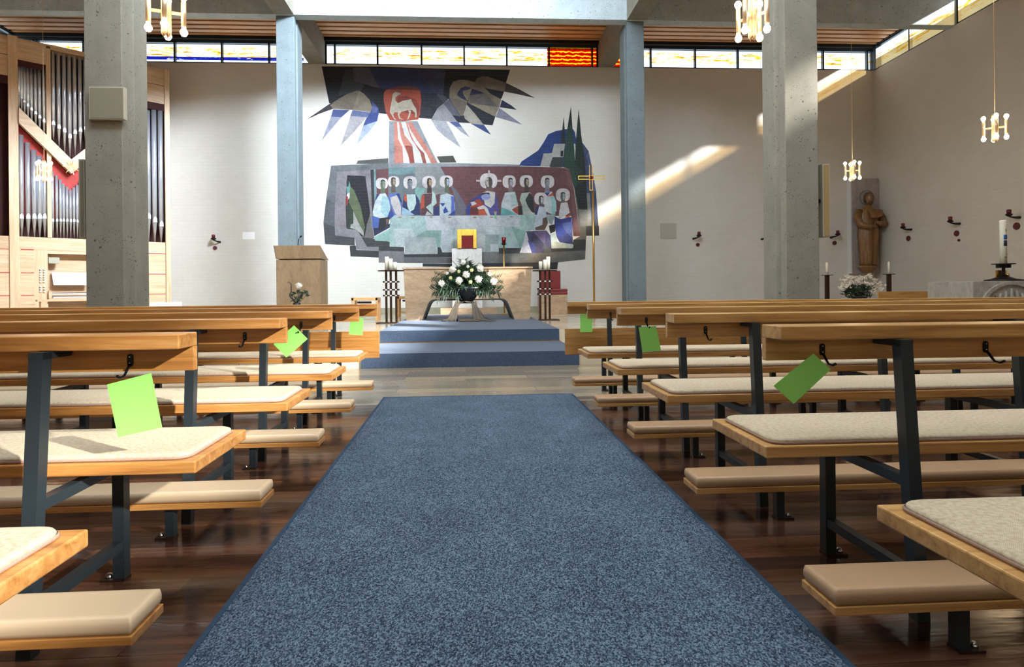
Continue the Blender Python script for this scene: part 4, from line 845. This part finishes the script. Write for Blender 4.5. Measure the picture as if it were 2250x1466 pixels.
    # lower case panels with red joints
    lo = MB().box(uo, posts[0][0], -.01, .03, 0, led).box(posts[2][1], 0-.03, -.01, .03, 0, led).box(pL, U(75, 560)[0], -.01, .03, 0, led-.25).box(pL, pR, -.01, .03, led-.27, led).box(mir(U(75, 560)[0]), pR, -.01, .03, 0, led-.25)
    lo.build('lower_panel', M['owood'], t); jt = MB()
    for z in (led-.27, led-.75, led-1.22):
        for a, b in ((uo, posts[0][0]), (pL+.02, U(74, 560)[0]), (posts[2][1], qR)): jt.box(a, b, -.013, -.008, z-.008, z+.008)
    jt.build('panel_joint', M['ored'], t)
    # console recess
    ca, cb2 = U(75, 560)[0], mir(U(75, 560)[0]); cr = U(105, 560)[0]; crr = mir(cr)
    MB().box(ca, cr, -.005, .03, 0, led-.27).build('stop_jamb', M['owoodz'], t); MB().box(crr, cb2, -.005, .03, 0, led-.27).build('stop_jamb', M['owoodz'], t)
    MB().box(cr, crr, .24, .28, 0, led-.27).box(cr, crr, .0, .24, led-.34, led-.27).build('console_back', M['owood'], t)
    kb = U(140, 655)[1]; MB().box(cr+.04, crr-.04, -.08, .24, kb-.06, kb).box(cr, cr+.05, -.1, .24, kb-.06, kb+.16).box(crr-.05, crr, -.1, .24, kb-.06, kb+.16).build('keydesk', M['owood'], t)
    for j, (y, z) in enumerate(((-.05, kb+.02), (.05, kb+.09))):
        kk = MB().box(cr+.08, crr-.08, y, y+.09, z-.015, z+.01, 0); u = cr+.09
        while u < crr-.1: kk.box(u, u+.013, y+.035, y+.09, z+.01, z+.024, 1); u += .0235
        kk.build('keyboard', [M['ivory'], M['blk']], t)
    a = U(117, 598)[1]; b = U(117, 627)[1]; MB().hexa([(cr+.10, .02, b), (crr-.1, .02, b), (crr-.1, .04, b), (cr+.10, .04, b), (cr+.08, .16, a), (crr-.08, .16, a), (crr-.08, .18, a), (cr+.08, .18, a)]).build('music_desk', M['ivory'], t)
    x, z = U(118, 573); MB().box(x-.09, x+.10, -.02, .08, z-.06, z+.07).build('console_lamp', M['spkf'], t, .004)
    for col in (88.5, 97):
        for k in range(10):
            if k == 6: continue
            u, z = U(col, 592+k*5.4); MB().lathe([(.008, 0), (.008, .02), (.019, .022), (.019, .034), (.01, .038)], n=10).build('stop_knob', M['ivory'], t, M4=Matrix.Translation((u, -.005, z)) @ Matrix.Rotation(PI/2, 4, 'X'))
    MB().box(U(75, 560)[0]-.02, mir(U(75, 560)[0])+.02, -.62, -.3, .44, .48).box(uc-.6, uc-.55, -.6, -.32, 0, .44).box(uc+.55, uc+.6, -.6, -.32, 0, .44).build('organ_bench', M['owood']).parent = None
    ob = bpy.data.objects['organ_bench']; ob.location = R0; ob.rotation_euler = (0, 0, rz); tag(ob, 'long light wooden organ bench in front of the organ keyboards', 'bench')
organ()
# ================================================================== SPEAKERS
t = thing('wall_speaker', 'square grey speaker box on the front of the left concrete column', 'speaker', (0, 6.4, 0))
a, z1 = atY(188, 187, 6.3); b, z0 = atY(268, 260, 6.3); MB().box(a, b, -.055, 0, z0, z1).build('cabinet', M['spkf'], t, .004); MB().box(a+.012, b-.012, -.059, -.055, z0+.012, z1-.012).build('grille_cloth', M['grille'], t)
def colspk(x0, x1, y0, y1, Y, lab, shift):
    t = thing('column_speaker', lab, 'speaker', (0, Y, 0)); a, zt = atY(x0, y0, Y); b, zb = atY(x1, y1, Y)
    MB().box(a, b, 0, .12, zb, zt).build('cabinet', M['spkf'], t, .004); MB().box(a+.014, b-.012, -.004, 0, zb+.014, zt-.014).build('grille_cloth', M['spkg' if shift > 0 else 'grille'], t)
    c = (a+b)/2; MB().box(min(shift*3.83, shift*(abs(c)-.04)), max(shift*3.83, shift*(abs(c)-.04)), .04, .08, (zt+zb)/2-.02, (zt+zb)/2+.02).build('bracket', M['blk'], t)
colspk(172, 187, 350, 524, 6.5, 'tall slim grey column speaker on the left concrete column', -1); colspk(1807, 1825, 360, 521, 6.5, 'tall slim gold-grey column speaker on the right concrete column', 1)
# ================================================================== CHANDELIERS
def chand():
    t = thing('pendant_lamp', 'x', 'lamp', (0, 0, 0), 0, 'brass pendant lamps with bare bulbs')
    cc = MB()
    for dx, dy in ((-.022, 0), (.022, 0), (0, -.022), (0, .022)): cc.lathe([(.002, -.20), (.018, -.165), (.018, .165), (.002, .20)], (dx, dy, 0), 10)
    cc.build('centre_tubes', M['brassl'], t)
    for k in range(4):
        a = math.radians(20+90*k); x, y = .125*math.cos(a), .125*math.sin(a)
        MB().bar((0, 0, 0), (x, y, 0), .012, .022).build('arm', M['brassl'], t); MB().lathe([(.019, -.10), (.019, .10)], (x, y, 0), 12).build('lamp_tube', M['brassl'], t)
        for s_ in (-1, 1):
            MB().lathe([(.013, s_*.10), (.016, s_*.112), (.029, s_*.138), (.029, s_*.152), (.018, s_*.172), (.003, s_*.178)], (x, y, 0), 12).build('bulb', M['bulb'], t)
    MB().lathe([(.003, .19), (.003, 4.2)], n=6).build('cord', M['brassl'], t)
    return t
C0 = chand(); spots = [((365, 25), 5.0, 'pendant lamp hanging at the top beside the left concrete column'), ((1653, 35), 5.0, 'pendant lamp hanging at the top beside the right concrete column'), ((2186, 281), 8.1, 'pendant lamp hanging at far right before the brick wall'), ((1873, 375), 11.3, 'pendant lamp hanging above the carved statue'), ((97, 376), 11.6, 'pendant lamp hanging in front of the organ pipes')]
for i, ((x, y), Y, lab) in enumerate(spots):
    a, b, c = ray(x, y); q = Y/b; X, Z = a*q, H+c*q
    if i < 2: Z = (3.17, 3.21)[i]
    if i == 0: o = C0; o.location = (X, Y, Z); o['label'] = 'brass '+lab
    else: o = dup(C0, (X, Y, Z), .3*i, 'brass '+lab)
    light('pendant_glow', 'POINT', (X, Y, Z-.02), 34, (1, .72, .42), .16)
# ================================================================== RIGHT CORNER: STATUE
t = thing('stone_slab', 'tall grey stone slab behind the carved statue in the right corner', 'slab', (0, 0, 0))
MB().box(10.07, 10.80, WY-.16, WY, 1.27, 3.75).build('slab_body', M['slab'], t, .003); MB().box(10.055, 10.07, WY-.15, WY, 1.27, 3.75).build('lit_edge', M['slabw'], t)  # whiter strip paints the light falling on the slab's left side
def statue():
    X0 = 10.36; Y0 = 15.12; zb = 1.46
    t = thing('saint_statue', 'carved brown wooden saint holding a book on a corbel in the right corner', 'statue', (X0, Y0, zb))
    def ring(z, rx, ry, cx=0, cy=0, fold=.0, n=28, ph=0): return [(cx+(rx+fold*math.sin(i*6*2*PI/n+ph))*math.cos(2*PI*i/n), cy+(ry+fold*math.sin(i*6*2*PI/n+ph))*math.sin(2*PI*i/n), z) for i in range(n)]
    mb = MB(); mb.loft([ring(0, .19, .14, 0, 0, .028), ring(.12, .20, .15, 0, 0, .030, ph=.2), ring(.45, .23, .16, .0, 0, .026, ph=.1), ring(.8, .27, .17, 0, 0, .020, ph=.4), ring(1.0, .26, .165, .0, 0, .012, ph=.5), ring(1.15, .25, .16, .01, 0, .005), ring(1.32, .26, .155, .01, 0, .002), ring(1.44, .24, .13, .01, 0), ring(1.50, .13, .10, .01, 0), ring(1.545, .065, .065, .01, -.01), ring(1.60, .055, .06, .015, -.015)])
    for sx, pts in ((-1, [(-.22, 0, 1.42), (-.31, -.04, 1.22), (-.29, -.14, 1.04), (-.12, -.22, .98), (-.04, -.24, 1.0)]), (1, [(.24, 0, 1.42), (.34, -.05, 1.22), (.33, -.13, 1.06), (.18, -.22, 1.06), (.05, -.23, 1.1)])): mb.tube(pts, [.09, .095, .10, .062, .04], 12)
    mb.hexa([(.0, -.18, .02), (.07, -.18, .02), (.07, -.12, .02), (.0, -.12, .02), (.05, -.17, .95), (.12, -.17, .95), (.12, -.1, .95), (.05, -.1, .95)])
    mb.build('robed_figure', M['carve'], t)
    h = MB(); h.loft([ring(1.58, .04, .045, .02, -.045), ring(1.63, .072, .08, .02, -.035), ring(1.70, .092, .105, .02, -.02), ring(1.77, .095, .11, .02, -.015), ring(1.83, .08, .095, .02, -.01), ring(1.87, .03, .04, .02, -.01)]); h.hexa([(.0, -.125, 1.70), (.04, -.125, 1.70), (.03, -.11, 1.70), (.01, -.11, 1.70), (.012, -.115, 1.77), (.028, -.115, 1.77), (.028, -.10, 1.77), (.012, -.10, 1.77)])
    h.sphere((-.018, -.112, 1.765), .012).sphere((.058, -.112, 1.765), .012); h.build('head', M['carve'], t)
    hr = MB(); hr.loft([ring(1.62, .085, .06, .02, .03), ring(1.72, .11, .08, .02, .025), ring(1.82, .105, .10, .02, .01), ring(1.885, .06, .07, .02, 0)]); hr.loft([ring(1.55, .02, .02, .02, -.10), ring(1.60, .05, .035, .02, -.09), ring(1.655, .06, .04, .02, -.075)]); hr.build('hair_and_beard', M['hair'], t)
    ha = MB()
    for bx, s_ in ((-.02, 1), (.07, -1)):
        zc = 1.0 if s_ > 0 else 1.1
        ha.sphere((bx, -.25, zc), .035, (1.1, .6, 1))
        for k in range(4): ha.tube([(bx+s_*.02, -.265, zc+.022-.015*k), (bx+s_*.05, -.27, zc+.02-.015*k), (bx+s_*.07, -.262, zc+.012-.015*k)], [.009, .008, .006], 6)
        ha.tube([(bx, -.26, zc+.03), (bx+s_*.02, -.275, zc+.055), (bx+s_*.035, -.275, zc+.065)], [.01, .009, .007], 6)
    ha.build('hands', M['carve'], t)
    MB().hexa([(-.10, -.27, 1.22), (.06, -.29, 1.20), (.06, -.25, 1.18), (-.10, -.23, 1.20), (-.11, -.20, 1.40), (.07, -.22, 1.37), (.07, -.20, 1.37), (-.11, -.18, 1.40)]).hexa([(.06, -.29, 1.20), (.22, -.25, 1.26), (.22, -.22, 1.25), (.06, -.25, 1.18), (.07, -.22, 1.37), (.26, -.19, 1.42), (.26, -.17, 1.42), (.07, -.20, 1.37)]).build('open_book', M['carve'], t, .004)
    hal = MB(); N = 28; hal.loft([[(.02+(.185+.006*math.cos(q))*math.cos(a), .06+.006*math.sin(q), 1.76+(.185+.006*math.cos(q))*math.sin(a)) for q in (0, PI/2, PI, 3*PI/2)] for a in [2*PI*i/N for i in range(N+1)]], cap=False); hal.build('halo_ring', M['iron'], t)
    MB().loft([ring(-.20, .06, .05, 0, .02), ring(-.16, .13, .10, 0, .02, .008), ring(-.08, .21, .15, 0, .02, .01), ring(-.03, .25, .18, 0, .02, .004), ring(0, .25, .18, 0, .02, .0)]).build('corbel', M['carve'], t, )
statue()
def floor_candle(xp, yp, Y, lab):
    X, Z = atY(xp, yp, Y); t = thing('candle_holder', lab, 'candle holder', (X, Y, ZC), 0, 'iron candle holders below the statue'); h = Z-ZC
    MB().box(-.12, .12, -.12, .12, 0, .02).build('base', M['iron'], t); MB().box(-.035, .035, -.035, .035, .02, h-.012).build('post', M['bronze'], t); MB().lathe([(.12, h-.012), (.12, h)], n=20).build('drip_plate', M['iron'], t)
    c = MB().lathe([(.022, 0), (.022, .262), (.008, .27)], n=12).build('taper_candle', M['wax']); c.location = (X, Y, Z); tag(c, 'white candle on the %s iron holder near the statue' % ('left' if xp < 1900 else 'right'), 'candle', 'white candles below the statue')
floor_candle(1817, 604, 12.8, 'iron candle holder standing left of the white flowers by the column'); floor_candle(1953, 602, 12.8, 'iron candle holder standing right of the white flowers below the statue')
def lilies():
    X, _ = atY(1888, 645, 12.4); t = thing('flower_bunch', 'bunch of small white and pale green flowers below the statue', 'flowers', (X, 12.4, ZC)); g = lambda x, y: (lambda q: Vector((q[0]-X, random.uniform(-.1, .1), q[1]-ZC)))(atY(x, y, 12.4))
    MB().lathe([(.10, 0), (.13, .02), (.15, .36), (.17, .38), (.15, .38)], n=18).build('pot', M['soil'], t); c = Vector((0, 0, .36)); lf = MB(); fl = MB()
    for _ in range(60):
        p = g(random.uniform(1860, 1915), random.uniform(628, 655)); lf.tube([c, p], .004, 4)
        for k in range(5): lf.leaf(p, p+Vector((random.uniform(-.1, .1), random.uniform(-.08, .08), random.uniform(-.04, .1))), .035, (0, -1, .2))
    for cx, cy, r in ((1860, 615, 9), (1868, 612, 8), (1856, 625, 7), (1905, 608, 5), (1890, 614, 6), (1906, 630, 8), (1922, 620, 6), (1930, 632, 7), (1914, 640, 7), (1865, 625, 8), (1850, 632, 5), (1897, 625, 6)):
        b = g(cx, cy); lf.tube([c, b], .005, 4)
        for k in range(14):
            q = g(cx+random.uniform(-r, r), cy+random.uniform(-r, r)); 
            for m in range(4): fl.leaf(q, q+Vector((random.uniform(-1, 1), random.uniform(-1, .3), random.uniform(-.6, 1))).normalized()*.05, .028, (0, -1, .3))
    lf.build('leaves', M['leaf'], t); f = fl.build('blossoms', M['petal'], t); f['kind'] = 'stuff'
lilies()
# low wooden bench backs at the right
a, z1 = atY(1930, 641, 9.0); b, z0 = atY(2079, 639, 9.0); t = thing('choir_bench', 'low light brown wooden bench behind the right pews near the statue', 'bench', (0, 9.0, 0))
MB().box(a, b, 0, .03, .62, z1).build('backrest', M['oakr'], t, .003); MB().box(a, b, .03, .36, .55, .59).build('seat', M['oakr'], t, .003)
for x in (a+.15, b-.15): MB().box(x-.02, x+.02, .05, .34, ZC, .55).box(x-.02, x+.02, 0.03, .06, .55, z1-.04).build('leg', M['steel'], t)
a, z1 = atY(2086, 640, 8.5); b, _ = atY(2140, 640, 8.5); t = thing('choir_bench', 'short light brown bench end right of the low bench, beside the font', 'bench', (0, 8.62, 0))
MB().box(a, b+.1, 0, .03, .62, z1).build('backrest', M['oakr'], t, .003); MB().box(a, b+.1, .03, .30, .55, .59).build('seat', M['oakr'], t, .003)
for x in (a+.03, b+.02): MB().box(x-.02, x+.02, -.02, .34, ZC, .55).build('leg', M['steel'], t)
MB().box(a-.02, a+.16, -.022, -.002, z1-.025, z1-.002).build('dark_bracket', M['blk'], t)
# baptismal font
Yf = 7.75; a, zt = atY(2137, 618, Yf); b = a+1.05
t = thing('baptismal_font', 'rough carved grey stone font with arched relief behind the right pews', 'font', (0, Yf, 0))
MB().box(a, b, 0, .8, .165, zt).build('stone_block', M['font'], t, .01)
ar = MB(); cxf = (a+b)/2
P = [(cxf+(.40)*math.cos(PI*i/14), zt-.42+.37*math.sin(PI*i/14)) for i in range(15)]; P2 = [(cxf+.45*math.cos(PI*i/14), zt-.42+.41*math.sin(PI*i/14)) for i in range(15)]
for i in range(14): ar.hexa([(P[i][0], -.03, P[i][1]), (P2[i][0], -.03, P2[i][1]), (P2[i+1][0], -.03, P2[i+1][1]), (P[i+1][0], -.03, P[i+1][1]), (P[i][0], .01, P[i][1]), (P2[i][0], .01, P2[i][1]), (P2[i+1][0], .01, P2[i+1][1]), (P[i+1][0], .01, P[i+1][1])])
for k in range(7):
    x = cxf-.3+k*.1; ar.tube([(x, -.01, zt-.6), (x+.02*math.sin(k), -.03, zt-.3), (cxf+(x-cxf)*.75, -.02, zt-.10-.1*abs(k-3)/3)], [.022, .025, .012], 8)
ar.build('arched_relief', M['font'], t)
xc, _ = atY(2212, 600, Yf+.2); t = thing('paschal_stand', 'black and brass candle holder standing on the stone font', 'candle holder', (xc, Yf+.25, zt))
MB().lathe([(.22, 0), (.22, .018), (.14, .03), (.06, .065), (.0301, .09)], n=24).build('foot', M['iron'], t); MB().box(-.075, .075, .03, .05, .035, .15).build('brass_plate', M['brass'], t)
zp = atY(2212, 579, Yf+.2)[1]-zt; MB().lathe([(.135, zp-.012), (.135, zp)], n=24).box(-.085, -.045, -.03, .03, zp-.06, zp-.012).box(.045, .085, -.03, .03, zp-.06, zp-.012).box(-.014, .014, -.014, .014, .05, zp-.012).build('tray', M['iron'], t); MB().sphere((.01, -.06, .085), .02).build('knob', M['brass'], t)
zc2 = atY(2212, 484, Yf+.25)[1]
t = thing('paschal_candle', 'thick cream paschal candle with blue and gold motifs on the font', 'candle', (xc, Yf+.25, zt+zp)); hc = zc2-zt-zp
MB().lathe([(.042, 0), (.042, hc-.01), (.038, hc), (.012, hc-.012)], n=20).build('wax', M['wax'], t)
def band(z0, z1, a0, a1, mat, nm):
    n = 5; MB().loft([[(.0428*math.cos(a0+(a1-a0)*i/n), .0428*math.sin(a0+(a1-a0)*i/n), z) for i in range(n+1)]+[(.041*math.cos(a1+(a0-a1)*i/n), .041*math.sin(a1+(a0-a1)*i/n), z) for i in range(n+1)] for z in (hc*z0, hc*z1)]).build(nm, M[mat], t)
band(.55, .66, -2.2, -1.4, 'blue', 'blue_motif'); band(.40, .53, -2.2, -.7, 'navy', 'navy_motif'); band(.56, .66, -1.35, -.6, 'navy', 'navy_motif'); band(.14, .17, -2.0, -.8, 'brass', 'gold_motif'); band(.20, .23, -1.6, -.8, 'brass', 'gold_motif'); band(.74, .80, -1.7, -1.1, 'brass', 'gold_motif'); band(.27, .30, -1.5, -1.0, 'brass', 'gold_motif')
# ================================================================== WALL SCONCES
def sconce_back(xp, yp, lab, side=1):
    X, Z = atY(xp, yp, WY-.2); t = thing('candle_sconce', lab, 'sconce', (X, WY, Z), 0, 'iron wall sconces with red candles')
    MB().tube([(side*.08, -.005, -.03), (side*.05, -.1, -.02), (0, -.2, 0)], [.03, .02, .012], 8).build('arm', M['iron'], t); MB().lathe([(.022, .0), (.065, .03), (.065, .05), (.012, .051)], (0, -.2, 0), 12).build('drip_cup', M['iron'], t); MB().lathe([(.04, .05), (.042, .13), (.02, .14)], (0, -.2, 0), 12).build('red_candle', M['wred'], t)
    return t
def disc(X, Y, Z, r, lab, ax='y'):
    mb = MB(); n = 10; P = [(r*(1+.12*(i % 2))*math.cos(2*PI*i/20), r*(1+.12*(i % 2))*math.sin(2*PI*i/20)) for i in range(20)]
    if ax == 'y': mb.prism(P, lambda p, d: (X+p[0], Y-d, Z+p[1]), .0, .025)
    else: mb.prism(P, lambda p, d: (X-d, Y+p[0], Z+p[1]), .0, .025)
    tag(mb.build('consecration_disc', M['wreath']), lab, 'wall disc', 'dark red discs below the sconces')
for (x, y), (dx, dy), r, lab in (((469, 528), (473, 545), .045, 'on the wall between the organ and the left column'), ((1536, 521), (1533, 538), .045, 'on the wall right of the metal vent plate'), ((1688, 522), (1683, 537), .045, 'on the wall just left of the right concrete column'), ((1841, 518), (1833, 534), .05, 'on the wall between column speaker and statue slab')):
    sconce_back(x, y, 'iron sconce with red candle '+lab, -1 if x > 1000 else 1); X, Z = atY(dx, dy, WY); disc(X, WY, Z, r, 'dark red disc beneath the sconce '+lab.replace('the wall ', 'wall '))
def atX(x, y, X): a, b, c = ray(x, y); q = X/a; return b*q, H+c*q
for i, ((x, y), (dx, dy), r) in enumerate((((1984, 503), (1997, 524), .06), ((2088, 490), (2103, 513), .06), ((2217, 476), (2235, 497), .065))):
    Y = 12
    for _ in range(6): Y, Z = atX(x, y, WXf(Y)-.2)
    n = ['nearest the statue', 'in the middle of the three', 'above the paschal candle'][i]; t = thing('candle_sconce', 'iron sconce with red candle on the right brick wall, '+n, 'sconce', (WXf(Y), Y, Z), 0, 'iron wall sconces with red candles')
    MB().tube([(-.005, -.03, -.02), (-.1, -.02, -.02), (-.2, 0, 0)], [.028, .02, .012], 8).build('arm', M['iron'], t); MB().lathe([(.022, .0), (.06, .03), (.06, .05), (.012, .051)], (-.2, 0, .0), 12).build('drip_cup', M['iron'], t); MB().lathe([(.038, .05), (.042, .13), (.02, .14)], (-.2, 0, 0), 12).build('red_candle', M['wred'], t)
    for _ in range(6): Y, Z = atX(dx, dy, WXf(Y))
    disc(WXf(Y), Y, Z, r, 'dark red disc beneath the right wall sconce '+n, 'x')
Y = 12
for _ in range(6): Y, Z = atX(2108, 528, WXf(Y))
disc(WXf(Y), Y, Z, .026, 'tiny dark disc below a larger one on the right brick wall', 'x')
a, z1 = atY(1451, 491, WY); b, z0 = atY(1486, 525, WY); tag(MB().box(a, b, WY-.02, WY, z0, z1).build('vent_plate', M['vent'], bevel=.004), 'square grey metal vent plate on the back wall right of the mural', 'vent')
a, z1 = atY(533, 510, WY); b, z0 = atY(560, 526, WY); tag(MB().box(a, b, WY-.008, WY, z0, z1).build('wall_plate', M['white'], bevel=.002), 'small white cover plate on the wall left of the ambo column', 'plate')
a, z1 = atY(328, 665, 13.5); b, z0 = atY(381, 671, 13.5); tag(MB().box(a, b, 13.5, 13.9, z0-.3, z1).build('white_ledge', M['white'], bevel=.004), 'white ledge at the foot of the organ right end', 'ledge')
